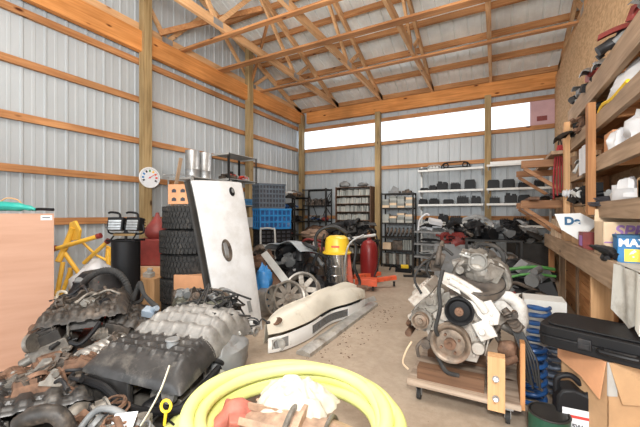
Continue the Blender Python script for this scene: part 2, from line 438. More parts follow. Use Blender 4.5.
# roof: ribbed sheets seen from below
for nm, ya, yb in (('ceiling', YR, YB+.3), ('ceiling', YF-.3, YR)):
    mb = MB(); P = ribprofile(XE-XL+.4); vs = []; fs = []
    for t, d in P:
        for y in (ya, yb):
            zz = ZE+SL*(YB-y) if nm and ya >= YR else ZE+SL*(y-YF)
            for k in (0, 1): vs.append(V((XL-.2+t, y, zz+.04+d*1.8+k*.004)))
    for i in range(len(P)-1):
        a, b_ = 4*i, 4*i+4
        fs += [(a, a+2, b_+2, b_), (a+1, b_+1, b_+3, a+3), (a, b_, b_+1, a+1), (a+2, a+3, b_+3, b_+2)]
    mb.add(vs, fs); struct('ceiling', mb, 'roof_panel', smooth=False)
# purlins
npur = 0; y = YB-.02
while y > YR:
    for yy in ((y,) if y < YR+.1 else (y, YF+(YB-y))):
        if yy < .2: continue
        mb = MB(); sg = 1 if yy > YR else -1
        mb.box(((XL+XE)/2, yy, roofz(yy)-.03), (XE-XL-.02, .045, .13), (-sg*math.atan(SL), 0, 0)); struct('purlin_beam', mb, 'wood_x', smooth=False, label='timber roof purlin under the ribbed roof sheets', cat='beam')
    y -= .61
# girts of the left wall (upper one sits just below the girder)
GZ = (1.20, 1.84, 2.46, 3.12, 3.73)
for z in GZ[:-1] if False else GZ:
    zz = z
    if z == 3.73: zz = CH+2.43
    mb = MB(); mb.bx(XL+.023, XL+.068, YF, YB-.2, zz-.045, zz+.045); struct('girt_beam', mb, 'wood_y', smooth=False, label='orange timber girt across the left steel wall', cat='beam')
mb = MB(); mb.bx(XL+.023, XL+.068, YF, YB-.2, .02, .2); struct('baseboard_left', mb, 'greywood_y', smooth=False)
for z in (1.20, CH+1.17, CH+1.80, CH+2.40):
    mb = MB(); mb.bx(XL+.1, XR-.005, YB-.075, YB-.023, z-.045, z+.045); struct('girt_beam', mb, 'wood_x', smooth=False, label='timber girt across the back steel wall', cat='beam')
mb = MB(); mb.bx(XL+.1, XR-.005, YB-.07, YB-.023, .02, .2); struct('baseboard_back', mb, 'greywood_x', smooth=False)
# girders
mb = MB(); mb.bx(XL+.3, XR+3.5, YB-.13, YB-.08, CH+2.57, CH+2.88); mb.bx(XL+.3, XR+3.5, YB-.078, YB-.03, CH+2.57, CH+2.88)
struct('header_beam', mb, 'girder_x', smooth=False, label='deep orange header beam along the top of back wall', cat='beam')
mb = MB(); mb.bx(XL+.09, XL+.14, YF, YB-.02, CH+2.55, CH+2.87); mb.bx(XL+.142, XL+.18, YF, YB-.02, CH+2.55, CH+2.87)
struct('header_beam', mb, 'girder_y', smooth=False, label='deep orange header beam along the left wall', cat='beam')
# posts
for (x, y, z1) in ((XL+.17, 3.34, 6.0), (XL+.17, 5.84, 5.3), (XL+.17, 8.12, 4.1), (-2.67, YB-.15, 4.1-.22), (-.17, YB-.15, 3.88)):
    w = .14 if x < -4 else .14
    mb = MB(); mb.box((x, y, min(z1, roofz(y)-.06)/2), (.12 if x < -4 else .13, w, min(z1, roofz(y)-.06)))
    struct('post_column', mb, 'treated_z', smooth=False, label='square treated timber post standing against the steel wall', cat='post')
# trusses, 1.22 m apart, spanning front to back
def truss(x):
    mb = MB(); w = .055; zb = CH+2.90; h = .1
    mb.beam((x, YF+.1, zb+.04), (x, YB-.05, zb+.04), .09 if 0 else .09, w, up=(1,0,0)) if False else mb.box((x, (YF+YB)/2, zb+.065), (w, YB-YF-.1, .13))
    for s in (-1, 1):
        y0 = YB-.02 if s > 0 else YF+.02
        mb.beam((x, y0, ZE-.07), (x, YR, roofz(YR)-.09), .09, w, up=(1,0,0)) if False else None
        a = V((x, y0, ZE-.085)); c = V((x, YR, roofz(YR)-.12)); d = c-a
        mb.box((a+c)/2, (w, d.length, .12), (math.atan2(d.z, d.y) if s < 0 else math.atan2(d.z, d.y)-PI, 0, 0))
        nodes_b = [YR+s*3.78, YR+s*1.5]; nodes_t = [YR+s*4.35, YR+s*2.5, YR]
        for i, yb_ in enumerate(nodes_b):
            for yt in (nodes_t[i], nodes_t[i+1]):
                a = V((x, yb_, zb+.07)); c = V((x, yt, roofz(yt)-.14)); d = c-a
                mb.box((a+c)/2, (w*.8, d.length, .07), (math.atan2(d.z, d.y), 0, 0))
    # steel plates at the joints
    o = mb.build('truss_beam', 'pine_y', None, smooth=False); o['kind'] = 'structure'
    tag(o, 'light timber roof truss with diagonal webs under the roof', 'truss')
    m2 = MB()
    for s in (-1, 1):
        for yb_ in (YR+s*3.78, YR+s*1.5): m2.box((x, yb_, zb+.07), (w+.006, .2, .1))
        for yt in (YR+s*2.5,): m2.box((x, yt, roofz(yt)-.14), (w+.006, .16, .1))
    m2.build('nail_plate', 'galv', o, smooth=False)
for x in (XL+.06, -3.85, -2.61, -1.355, -.115, 1.13, 2.37, 3.6): truss(x)
# lateral braces nailed across the bottom chords
for y in (4.02, 4.94, 6.25):
    mb = MB(); mb.box(((XL+XE)/2, y, CH+2.88), (XE-XL-.3, .09 if y != 4.94 else .14, .035)); struct('brace_beam', mb, 'wood_x', smooth=False, label='long timber brace nailed across the roof trusses', cat='beam')
# diagonal gable braces
for a, c in (((XL+.15, 3.6, 4.3), (-3.85, 4.9, 5.1)), ((XL+.15, 5.95, 4.3), (-3.85, 5.1, 4.95))):
    mb = MB(); mb.beam(a, c, .04, .09); struct('brace_beam', mb, 'wood_x', smooth=False, label='short diagonal timber brace between gable wall and truss', cat='beam')

# ============================ CAMERA AND LIGHT ============================
cam = bpy.data.cameras.new('camera'); co = bpy.data.objects.new('camera', cam); C.objects.link(co)
cam.sensor_width = 36; cam.lens = 36*F/640; co.location = (0, 0, CH); co.rotation_euler = (PI/2, 0, TH); cam.clip_start = .05
bpy.context.scene.camera = co
w = bpy.data.worlds.new('sky'); bpy.context.scene.world = w; w.use_nodes = True
bg = w.node_tree.nodes['Background']; bg.inputs['Color'].default_value = (.86,.93,1,1); bg.inputs['Strength'].default_value = 1.6
def area(name, loc, rot, sx, sy, pw, col=(1,1,1)):
    l = bpy.data.lights.new(name, 'AREA'); l.shape = 'RECTANGLE'; l.size = sx; l.size_y = sy; l.energy = pw; l.color = col
    o = bpy.data.objects.new(name, l); C.objects.link(o); o.location = loc; o.rotation_euler = rot; return o
# area lamp added in the assumed doorway behind the camera, the photographer's flash, unseen fill lamps added under the roof
area('doorway_fill_lamp', (-.5, YF+.1, 1.9), (PI/2, 0, 0), 5.8, 3.2, 150, (.93,.97,1))  # added lamp in place of daylight from the unseen doorway
area('flash', (.15, -.25, 1.95), (R_(75), 0, TH+.05), .35, .3, 74, (1,.97,.93))
area('fill_lamp', (-2.2, 1.0, 4.0), (0, 0, 0), 1.6, 1.6, 60, (1,.96,.9))  # added with the next one as overhead fill, no fixture hangs here
area('fill_lamp', (-2.2, 6.0, 3.9), (0, 0, 0), 1.6, 1.2, 45, (1,.97,.93))
area('roof_fill_lamp', (-1.2, .6, 2.7), (R_(162), 0, TH), 1.6, 1.6, 165, (1,.97,.93))  # added uplight that brightens the roof sheets and trusses
vs_ = bpy.context.scene.view_settings
vs_.view_transform = 'Standard'; vs_.look = 'None'; vs_.gamma = 1; vs_.use_curve_mapping = False; vs_.exposure = 0.5
# ============================ SMALL CAR PARTS, EACH A THING OF ITS OWN ============================
def P_alternator():
    m = MB(); m.cyl((0,-.05,0), (0,.05,0), .05, .055, 18); m.cyl((0,-.07,0), (0,-.05,0), .03, .03, 16); m.box((.05,0,.03), (.03,.03,.05)); m.box((-.05,0,-.03), (.03,.03,.05))
    for k in range(8): a = k*PI/4; m.box((.053*math.cos(a), 0, .053*math.sin(a)), (.008,.07,.008), (0,-a,0))
    return m
def P_pulley():
    m = MB(); m.lathe([(.0,-.01),(.02,-.012),(.022,.0),(.05,.0),(.06,-.015),(.065,-.015),(.060,0),(.065,.015),(.05,.012),(.0,.012)], (0,0,0), (0,-.5,1), 24); return m
def P_duct():
    m = MB(); m.tube([(-.12,0,0), (-.04,.02,.03), (.05,-.01,.035), (.11,-.05,0)], [.026,.034,.034,.028], 12, smooth=5); 
    for k in range(4): m.torus((-.10+.02*k,.0,.006+.004*k), (1,.1,.2), .031, .005, 16, 6)
    return m
def P_bracket():
    m = MB(); m.prism([(-.1,0), (.1,0), (.1,.02), (.02,.03), (-.02,.09), (-.06,.09), (-.08,.03), (-.1,.02)], (0,0,-.03), (1,0,0), (0,.3,1), .012); m.cyl((-.04,-.02,.04), (-.04,.02,.04), .016); m.cyl((.07,-.02,-.02), (.07,.02,-.02), .013); return m
def P_housing():
    m = MB(); m.box((0,0,0), (.16,.11,.05), taper=.8); m.box((.02,0,.035), (.09,.07,.03)); m.cyl((-.06,0,.02), (-.09,0,.06), .022, .018, 12)
    for k in range(5): m.box((-.04+.025*k,0,.052), (.006,.06,.01))
    for s in (-1,1): m.cyl((s*.085,.03,-.02), (s*.085,.03,0), .012)
    return m
def P_coil():
    m = MB(); pts = []
    for k in range(60): a = k*.42; pts.append((.06*math.cos(a)*(1+.1*math.sin(k)), .055*math.sin(a), .0008*k+.01*math.sin(k*.7)))
    m.tube(pts, .006, 6); m.tube([(.06,0,.0), (.1,.03,.04), (.14,.0,.02)], .006, 6, smooth=4); m.box((.145,0,.02), (.03,.02,.015)); return m
def P_trim():
    m = MB(); m.sheet(lambda u, v: V(((u-.5)*.30, (v-.5)*.07+.03*math.sin(3*u), .03*math.sin(PI*v)+.05*math.sin(PI*u))), 14, 5, .005); m.box((.08,0,.05), (.03,.02,.03)); return m
def P_lamp():
    m = MB(); m.prism([(-.10,-.03), (.08,-.05), (.11,.01), (.05,.05), (-.08,.04)], (0,.03,0), (1,0,0), (0,.2,1), .07); m.torus((-.02,-.042,0), (0,1,0), .035, .006, 20, 6); m.cyl((-.02,.03,0), (-.02,.07,0), .025); return m
def P_hose():
    m = MB(); m.tube([(-.14,0,0), (-.06,.05,.05), (.04,.0,.07), (.12,-.04,.0)], .014, 10, smooth=6); m.cyl((-.15,0,-.003), (-.12,.015,.01), .018); m.cyl((.105,-.035,.01), (.13,-.045,-.008), .018); return m
def P_caliper():
    m = MB(); m.tube([(-.07,0,0), (-.04,0,.05), (.04,0,.05), (.07,0,0)], [.028,.035,.028], 10, smooth=4, flat=.8); m.cyl((-.02,-.05,.03), (-.02,.03,.03), .026); m.cyl((.03,-.05,.03), (.03,.03,.03), .026); m.box((0,.02,.0), (.15,.015,.03)); return m
def P_motor():
    m = MB(); m.cyl((-.08,0,0), (.04,0,0), .04, .04, 18); m.cyl((.04,0,0), (.09,0,0), .034, .018, 16); m.cyl((-.06,0,.055), (.02,0,.055), .02, .02, 12); m.torus((-.04,0,0), (1,0,0), .04, .004, 20, 6); return m
def P_throttle():
    m = MB(); m.lathe([(.03,-.03),(.045,-.03),(.045,-.02),(.036,-.018),(.036,.02),(.05,.022),(.05,.03),(.03,.03)], (0,0,0), (.2,-1,.2), 22, closed=True); m.box((.05,0,.0), (.05,.04,.05)); m.cyl((-.04,0,.02), (-.08,0,.04), .01); return m
PK = dict(alternator=P_alternator, pulley=P_pulley, air_duct=P_duct, bracket=P_bracket, sensor_housing=P_housing, cable_coil=P_coil, trim_strip=P_trim, headlight=P_lamp, rubber_hose=P_hose, brake_caliper=P_caliper, starter_motor=P_motor, throttle_body=P_throttle)
PWORD = {k: k.replace('_', ' ') for k in PK}
MWORD = dict(clean_black='black', black_plastic='dusty black', dark_steel='dark steel', light_grey='light grey', mid_grey='grey', iron='dark iron', rust='rusty brown', dirty_alu='grimy aluminium', dark_red='dark red', red_paint='red', paper_white='white', white_paint='white', green='green', blue_paint='blue', brass='brass', black_rubber='black rubber', cast_alu='cast aluminium')
PMESH = {}
def small(kind, mt, parent=None):
    if (kind, mt) not in PMESH:
        o = PK[kind]().build(kind, mt, parent, ang=40); PMESH[(kind, mt)] = o.data; return o
    o = bpy.data.objects.new(kind, PMESH[(kind, mt)]); C.objects.link(o)
    if parent is not None: o.parent = parent
    return o
def heap(seed, n, box, mats, where, loc, size=1.0, kinds=None, rz=0, dome=True):
    """loose car parts thrown on a surface, the ones in the middle lying higher"""
    r_ = random.Random(seed); ks = kinds or list(PK); loc = V(loc)
    for k in range(n):
        x, y = r_.uniform(-1,1), r_.uniform(-1,1); q = max(0, 1-.75*max(x*x, y*y)) if dome else 1
        z = .03*size+q*box[2]*(k/n)
        if n > 6 and k < n*.3: z = .035*size
        kd = r_.choice(ks); mt = r_.choice(mats); o = small(kd, mt)
        p = V((x*box[0]*(1-.3*k/n), y*box[1]*(1-.3*k/n), z)); p.rotate(Euler((0,0,rz)))
        o.location = loc+p; o.rotation_euler = (r_.uniform(-.5,.5), r_.uniform(-.4,.4), r_.uniform(0,6.28))
        s_ = size*r_.uniform(.8,1.35); o.scale = (s_,)*3
        w_ = '%s %s %s' % (MWORD.get(mt, 'dark'), PWORD[kd], where)
        tag(o, w_, PWORD[kd], PWORD[kd]+' '+where)
# ============================ BACK WALL: RACKS AND SHELVES ============================
def rack(name, label, cat, x0, x1, y0, y1, zt, zs, col='dark_steel', pw=.035, brace=True, solid=None):
    """an open steel rack; base at the floor"""
    t = thing(name, label, cat, ((x0+x1)/2, (y0+y1)/2, 0)); a, d = (x1-x0)/2, (y1-y0)/2
    for sx in (-1, 1):
        for sy in (-1, 1):
            m = MB(); px, py = sx*(a-pw/2), sy*(d-pw/2)
            m.bx(px-pw/2, px+pw/2, py-pw/2+(pw-.004)*(sy > 0), py+pw/2-(pw-.004)*(sy < 0), 0, zt)
            m.bx(px-pw/2+(pw-.004)*(sx > 0), px+pw/2-(pw-.004)*(sx < 0), py-pw/2, py+pw/2, 0, zt); m.build('upright', col, t, smooth=False)
    for z in zs:
        m = MB(); m.bx(-a, a, -d, d, z-.008, z); m.bx(-a, a, -d-.002, -d+.004, z-.035, z); m.bx(-a, a, d-.004, d+.002, z-.035, z)
        m.build('shelf', solid or col, t, smooth=False)
    if brace:
        m = MB(); m.beam((-a, d-.01, .1), (a, d-.01, zt-.1), .02, .005, up=(0,1,0)); m.beam((a, d-.012, .1), (-a, d-.012, zt-.1), .02, .005, up=(0,1,0))
        m.beam((a-.01, -d, zs[0]-.3), (a-.01, d, zs[0]-.05), .02, .005, up=(1,0,0)); m.beam((a-.01, d, zs[1]-.3), (a-.01, -d, zs[1]-.05), .02, .005, up=(1,0,0))
        m.build('cross_brace', col, t, smooth=False)
    return t
# --- rack in the far left corner
rack('steel_rack', 'black open steel rack in the far left corner', 'rack', -4.74, -4.0, 7.84, 8.19, 1.98, [1.96, 1.53, 1.10, .68, .2])
def part_lump(i):
    m = MB(); rr = random.Random(100+i)
    m.box((0, 0, .05), (.12, .12, .10), bevel if False else (0, 0, .3)); m.cyl((0,0,.09), (0,.0,.16), .05, .04, 12); m.cyl((.05,-.04,.06), (.09,-.12,.09), .03, .025, 10)
    m.tube([(-.05,-.03,.1), (-.09,-.08,.15), (-.03,-.1,.18)], .012, 6, smooth=3); return m
lump = single('car_alternator', part_lump(0), 'iron', 'brown and black alternator on the top shelf of the corner rack', 'car part', 'alternators on the corner rack', (-4.62, 7.98, 1.531))
for i, x in enumerate((-4.50, -4.38, -4.27, -4.15)): dup(lump, (x, 7.98+.02*(i % 2), 1.531), .7*i)
lp2 = single('car_alternator', part_lump(1), 'black_plastic', 'black alternator at the back of the corner rack', 'car part', 'dark alternators on the corner rack', (-4.58, 8.1, 1.531))
for x in (-4.42, -4.3, -4.12): dup(lp2, (x, 8.1, 1.531), x*9)
def jumble(seed, n, w, d, h):
    m = MB(); rr = random.Random(seed)
    for k in range(n):
        c = (rr.uniform(-w, w)*.8, rr.uniform(-d, d)*.8, rr.uniform(.02, h)); m.mi = rr.randrange(3)
        if rr.random() < .5: m.box(c, (rr.uniform(.05,.16), rr.uniform(.04,.1), rr.uniform(.03,.07)), (rr.uniform(-.4,.4), rr.uniform(-.4,.4), rr.uniform(0,3)))
        else: m.tube([V(c), V(c)+V((rr.uniform(-.1,.1), -.03, rr.uniform(0,.06))), V(c)+V((rr.uniform(-.16,.16), -.05, .0))], .012, 6, smooth=3)
    return m
single('wiring_harness', jumble(3, 26, .28, .12, .1), ['blue_paint', 'mid_grey', 'dark_steel'], 'blue and grey wiring tangle on middle shelf of the corner rack', 'wiring', loc=(-4.38, 8.0, 1.105))
m = MB(); m.blob((0,0,.05), (.1,.09,.06), 4); single('shop_rag', m, 'dark_red', 'brown rag bundle at the right end of the corner rack', 'rag', loc=(-4.1, 7.97, 1.103))
m = MB(); m.blob((0,0,.13), (.33,.16,.15), 5, .25, flatb=True); single('canvas_sack', m, 'rust', 'grey brown sack lying on lower shelf of corner rack', 'sack', loc=(-4.38, 7.98, .7))

# --- brown bookcase full of grey sleeves
bx0, bx1, by0, by1, bz = -3.73, -2.78, 7.86, 8.18, 1.99
t = thing('bookcase', 'dark brown bookcase packed with upright grey manuals', 'bookcase', ((bx0+bx1)/2, (by0+by1)/2, 0)); a = (bx1-bx0)/2
for s in (-1, 1): m = MB(); m.bx(s*a-.012, s*a+.012, -.16, .16, 0, bz); m.build('side_panel', 'bookcase_brown', t, smooth=False)
BZ = [.06, .28, .49, .705, .92, 1.135, 1.35, 1.56, 1.76, 1.98]
for z in BZ: m = MB(); m.bx(-a+.0125, a-.0125, -.16, .16, z-.014, z); m.build('shelf', 'bookcase_brown', t, smooth=False)
m = MB(); m.bx(-a+.013, a-.013, .15, .158, .06, 1.96); m.build('back_panel', 'iron', t, smooth=False)
mat('manual_a', (.38,.39,.36), .8, 0, .1); mat('manual_b', (.24,.25,.23), .8, 0, .1); mat('manual_c', (.46,.45,.40), .8, 0, .1)
protos = {}
for q, mm in enumerate(('manual_a', 'manual_b', 'manual_c')):
    m = MB(); m.bx(-.024, .024, -.09, .09, 0, .155); 
    for k in (-1, 1): m.bx(-.0265, .0265, -.095, -.09, 0, .157)
    protos[q] = (m, mm)
bproto = {}
rr = random.Random(5)
for zi, z in enumerate(BZ[1:-1]):
    x = bx0+.05
    while x < bx1-.05:
        q = rr.choice((0, 0, 1, 2)); lean = 0 if rr.random() < .8 else .12
        lb = 'grey spined parts manual standing upright in the brown bookcase'
        if q not in bproto: o = bproto[q] = single('parts_manual', protos[q][0], protos[q][1], lb, 'manual', 'manuals in the brown bookcase', smooth=False)
        else: o = dup(bproto[q])
        o.location = (x, 8.0+rr.uniform(-.02,.01), z+.001); o.rotation_euler = (0, lean, 0); o.scale = (rr.uniform(.8,1.1), 1, rr.uniform(.82,1.0))
        x += rr.uniform(.05,.062)+lean*.15
m = MB(); m.blob((0,0,.07), (.14,.1,.1), 9, .3, flatb=True); single('crumpled_bag', m, 'mid_grey', 'crumpled grey bag on top of the brown bookcase', 'bag', loc=(-3.53, 8.0, 1.985))
m = MB(); m.blob((0,0,.05), (.14,.1,.06), 19, .3, flatb=True); single('crumpled_bag', m, 'mid_grey', 'flat dark bag near right end of bookcase top', 'bag', loc=(-3.02, 8.0, 1.985))

# --- narrow black rack
rack('steel_rack', 'narrow black metal rack between the post and white shelves', 'rack', -2.50, -1.72, 7.86, 8.18, 1.80, [1.79, 1.44, 1.08, .74, .43, .08], pw=.03, brace=False)
def carton(w, d, h, m='light_grey'):
    b = MB(); b.bx(-w/2, w/2, -d/2, d/2, 0, h); b.bx(-w/2-.002, w/2+.002, -d/2-.002, d/2+.002, h*.72, h*.74); return b
cp = {}
def put_carton(x, y, z, w, h, mm, lb, gr):
    o = single('small_carton', carton(w, .2, h), mm, lb, 'box', gr, (x, y, z+.001), smooth=False); return o
rr = random.Random(11)
for z, n in ((1.44, 4), (1.08, 4)):
    for col in range(4):
        x = -2.40+col*.19; zz = z
        for k in range(rr.choice((3, 4, 5))):
            h = rr.uniform(.04,.065)
            if zz+h > z+.3: break
            put_carton(x+rr.uniform(-.01,.01), 7.98, zz, .165, h, rr.choice(('manual_a','manual_b','manual_c','card_light')), 'flat grey carton in the stacks on the narrow black rack', 'flat cartons on the narrow black rack'); zz += h+.0012
o = None
for k in range(7):
    m = MB(); m.cyl((0,0,0), (.03,0,0), .115, .115, 18); m.cyl((.03,0,0), (.05,0,0), .05, .05, 12)
    if o is None: o = single('brake_disc', m, 'iron', 'dark brake disc leaning in the row on the narrow rack', 'brake disc', 'brake discs on the narrow black rack', (-2.4, 7.98, .855), rot=(0, .25, .2))
    else: dup(o, (-2.4+k*.095, 7.98, .855), rot=(0, .25+.05*(k % 3), .2))
put_carton(-2.36, 7.97, .43, .2, .16, 'card_light', 'pale carton low on the narrow black rack, left end', None).pop('group', None)
put_carton(-2.1, 7.97, .43, .22, .22, 'iron', 'dark brown carton low on the narrow black rack', None)
for k in range(4): put_carton(-1.95+k*.055, 7.97, .43, .045, .24, 'manual_b', 'slim upright grey folder low on the narrow black rack', 'folders low on the narrow black rack')
for k in range(9): put_carton(-2.43+k*.082, 7.97, .08, .07, .25, ('manual_a','iron','manual_b')[k % 3], 'upright grey or brown box on the lowest shelf of narrow rack', 'boxes on the lowest shelf of the narrow rack')
m = MB(); m.box((0,0,.09), (.16,.16,.13), (0,.5,.3)); m.box((.0,0,.03), (.26,.2,.05)); single('torn_carton', m, 'mid_grey', 'torn grey carton tilted on top of the narrow black rack', 'box', loc=(-2.2, 8.0, 1.791), smooth=False)
m = MB(); m.box((0,0,.03), (.2,.15,.05)); m.cyl((-.05,0,.05), (.05,0,.07), .03); single('small_motor', m, 'iron', 'small dark motor on top of narrow black rack, right end', 'car part', loc=(-1.9, 8.0, 1.791))

# --- white wall shelves
for (x0, x1, zoff, lb, gr) in ((-1.62, -.255, 0, 'white bracketed wall shelf left of the white standard', 'left white wall shelves'), (-.19, 1.0, .03, 'white bracketed wall shelf right of the white standard', 'right white wall shelves')):
    for z in (2.31, 1.835, 1.515, 1.06):
        zz = z+(zoff if z > 2 else 0)
        t = thing('wall_shelf', lb, 'shelf', ((x0+x1)/2, 8.06, zz), 0, gr); a = (x1-x0)/2
        m = MB(); m.bx(-a, a, -.17, .13, -.018, 0); m.bx(-a, a, -.175, -.165, -.045, .0); m.build('board', 'white_shelf', t, smooth=False)
        for s in (-1, 1):
            m = MB(); m.prism([(0,0), (-.26,0), (-.26,-.012), (-.02,-.13), (0,-.13)], (s*(a-.03)-.01, .13, -.018), (0,1,0), (0,0,1), .02); m.build('bracket', 'white_shelf', t, smooth=False)
for x in (-1.60, -.22, .97):
    m = MB(); m.bx(-.02, .02, -.012, .012, .15, 2.42); single('shelf_standard', m, 'white_shelf', 'vertical white slotted standard carrying the wall shelves', 'shelf standard', 'white shelf standards', (x, 8.21, 0), smooth=False)
m = MB(); m.box((0,0,.035), (.95,.2,.05)); m.box((0,-.1,.03), (.9,.012,.06)); m.box((.3,-.11,.045), (.05,.008,.02)); single('light_fitting', m, 'white_paint', 'long white strip fitting lying on the right top shelf', 'light fitting', loc=(.35, 8.04, 2.341), smooth=False)
def ecu(w, d, h, kind):
    m = MB(); m.bx(-w/2, w/2, -d/2, d/2, 0, h*.8)
    m.bx(-w/2-.01, w/2+.01, -d/2+.01, d/2-.01, 0, .015)
    if kind == 0:
        for k in range(5): m.bx(-w/2+.02+k*(w-.04)/5, -w/2+.03+k*(w-.04)/5, -d/2, d/2, h*.8, h)
        m.bx(-w*.3, w*.1, -d/2-.02, -d/2, h*.2, h*.55)
    elif kind == 1: m.prism([(-w/2,0), (w/2,0), (w*.4,h*.22), (-w*.4,h*.22)], (0,d/2-.01,h*.8), (1,0,0), (0,0,1), d*.7); m.cyl((w*.25,-d/2-.015,h*.4), (w*.25,-d/2,h*.4), .018)
    else: m.bx(-w*.4, -w*.05, -d*.4, d*.4, h*.8, h*1.05); m.bx(w*.1, w*.42, -d/2-.012, d*.3, h*.15, h*.95)
    return m
EC = [single('control_unit', ecu(.19, .15, .14, k), 'clean_black', 'black electronic control box on the white wall shelves', 'control box', 'black control boxes on the white wall shelves', (0,0,-5), smooth=False) for k in range(3)]
used_e = [0, 0, 0]
def put_ecu(x, z, k, s=(1,1,1), rz=0):
    o = EC[k] if not used_e[k] else dup(EC[k]); used_e[k] = 1
    o.location = (x, 8.03, z+.001); o.scale = s; o.rotation_euler = (0,0,rz)
for x, k, s in ((-1.50,2,(.9,1,.45)), (-1.31,0,(.8,1,.85)), (-1.10,2,(1.2,1,1.35)), (-.82,0,(1.05,1,1.15)), (-.52,1,(1.15,1,1.5)), (-.06,1,(1.2,1,1.3)), (.22,1,(1.2,1,1.3)), (.50,0,(1.1,1,.85)), (.76,0,(.9,1,1.1))): put_ecu(x, 1.835, k, s)
for x, k, s in ((-1.53,2,(.9,1,.9)), (-1.28,0,(1.1,1,.95)), (-.97,1,(1.1,1,.75)), (-.67,0,(1.2,1,1.3)), (-.40,2,(1,1,1.2)), (-.04,0,(1,1,1.1)), (.26,2,(1.2,1,1.45)), (.50,1,(1.1,1,1.2)), (.76,0,(1,1,.8))): put_ecu(x, 1.515, k, s)
for x, k, s in ((-1.38,0,(1,1,1.0)), (-1.08,2,(1.1,1,1.6)), (-.80,0,(1.35,1,1.35)), (-.52,1,(1,1,1)), (.15,0,(1,1,1)), (.42,0,(1.2,1,1.2)), (.72,2,(1.4,1,1.0))): put_ecu(x, 1.06, k, s)
m = MB(); m.box((0,0,.05), (.1,.12,.06)); m.cyl((-.02,-.08,.04), (-.02,-.05,.04), .03); single('white_bracket', m, 'light_grey', 'small white part low on the left white shelf', 'car part', loc=(-.62, 7.95, 1.061))
# things on the top shelf
m = MB(); m.tube([(-.14,0,.05), (-.1,0,.1), (.1,0,.1), (.15,0,.05), (.1,0,.0+.012), (-.1,0,.012)], .01, 6, closed=True, smooth=4)
for k in range(3): m.cyl((-.07+k*.07, -.01, .055), (-.07+k*.07, .02, .055), .032, seg=14)
single('lamp_cluster', m, 'light_grey', 'silver three-round lamp cluster on the left top white shelf', 'lamp', loc=(-1.28, 8.0, 2.312))
m = MB(); m.tube([(-.3,0,.012), (-.27,0,.1), (-.18,0,.14), (.18,0,.14), (.27,0,.1), (.3,0,.012), (.2,0,.03), (-.2,0,.03)], .013, 6, closed=True, smooth=4)
for s in (-1, 1): m.torus((s*.2,-.005,.075), (0,1,0), .05, .012)
single('headlight_surround', m, 'clean_black', 'long black rimmed lamp bezel on the left top white shelf', 'lamp bezel', loc=(-.82, 8.0, 2.312))
m = MB(); m.box((0,0,.02), (.18,.12,.03)); single('flat_module', m, 'clean_black', 'small flat black module at the left end of top shelf', 'control box', loc=(-1.52, 8.0, 2.313), smooth=False)

# --- grey tool cart loaded with trim
cx, cy = -1.16, 7.2
t = thing('tool_cart', 'grey steel tool cart heaped with car trim near the post', 'cart', (cx, cy, 0), -.1)
for sx in (-1, 1):
    for sy in (-1, 1):
        m = MB(); m.bx(sx*.36-.02, sx*.36+.02, sy*.22-.02, sy*.22+.02, .06, .95 if sx < 0 else 1.12); m.build('upright', 'mid_grey' if sx > 0 else 'dark_steel', t, smooth=False)
        m = MB(); m.cyl((sx*.36, sy*.22-.012, .03), (sx*.36, sy*.22+.012, .03), .03); m.build('caster', 'black_rubber', t)
for z in (.16, .42, .68, .93): m = MB(); m.bx(-.37, .37, -.23, .23, z-.03, z); m.build('tray', 'mid_grey', t, smooth=False)
def trimpiece(seed, L=.5):
    r_ = random.Random(seed); m = MB()
    pts = [(-L/2, 0, .03), (-L/4, r_.uniform(-.05,.05), .07), (L/4, r_.uniform(-.05,.05), r_.uniform(.05,.1)), (L/2, 0, .03)]
    m.tube(pts, [.02,.045,.045,.03,.015], 8, smooth=5, flat=.6); m.box((r_.uniform(-.1,.1), 0, .05), (.12,.09,.05), (0,.2,.3)); return m
for k, (z, mm, w_) in enumerate(((.93,'paper_white','white'), (.985,'clean_black','black'), (1.04,'light_grey','pale grey'), (.68,'black_plastic','black'), (.42,'dark_steel','dark grey'), (.445,'light_grey','light grey'), (.16,'black_plastic','dark'))):
    single('trim_piece', trimpiece(k+1, .6), mm, '%s piece of car trim %s of the grey cart' % (w_, ('lying on the top tray', 'across the top tray', 'topmost on the heap', 'on the second tray', 'on the third tray', 'over others on the third tray', 'on the bottom tray')[k]), 'car trim', loc=(cx+.03*(k % 3)-.03, cy-.05*(k % 2), z+.004), rz=.3*(k % 3)-.3)
m = MB(); m.tube([(-.28,-.15,.94), (-.25,-.17,1.15), (-.12,-.2,1.28), (-.05,-.2,1.25)], .02, 6, smooth=4); m.box((.05,-.1,1.12), (.25,.2,.08), (.3,.2,.4)); single('bent_trim', m, 'paper_white', 'bent white trim strip standing up from the cart heap', 'car trim', loc=(cx, cy, .01))
# clutter at the foot of the racks
m = MB(); m.box((0,0,.05), (.34,.2,.09)); m.mi = 1; m.box((.02,-.02,.12), (.16,.12,.06), (.2,0,.3)); m.mi = 0; m.tube([(-.16,0,.1), (-.26,-.05,.14), (-.3,-.1,.03)], .018, 6, smooth=3)
single('hand_tool', m, ['clean_black', 'vac_yellow'], 'black and yellow power tool on the floor by the narrow rack', 'tool', loc=onz(404, 272))
m = MB(); m.box((0,0,.02), (.5,.1,.035), (0,0,.05)); m.box((.2,.0,.05), (.12,.16,.03)); single('floor_jack_bar', m, 'dark_steel', 'flat dark bar lying on the floor before the tool cart', 'bar', loc=onz(416, 277), rz=.3)
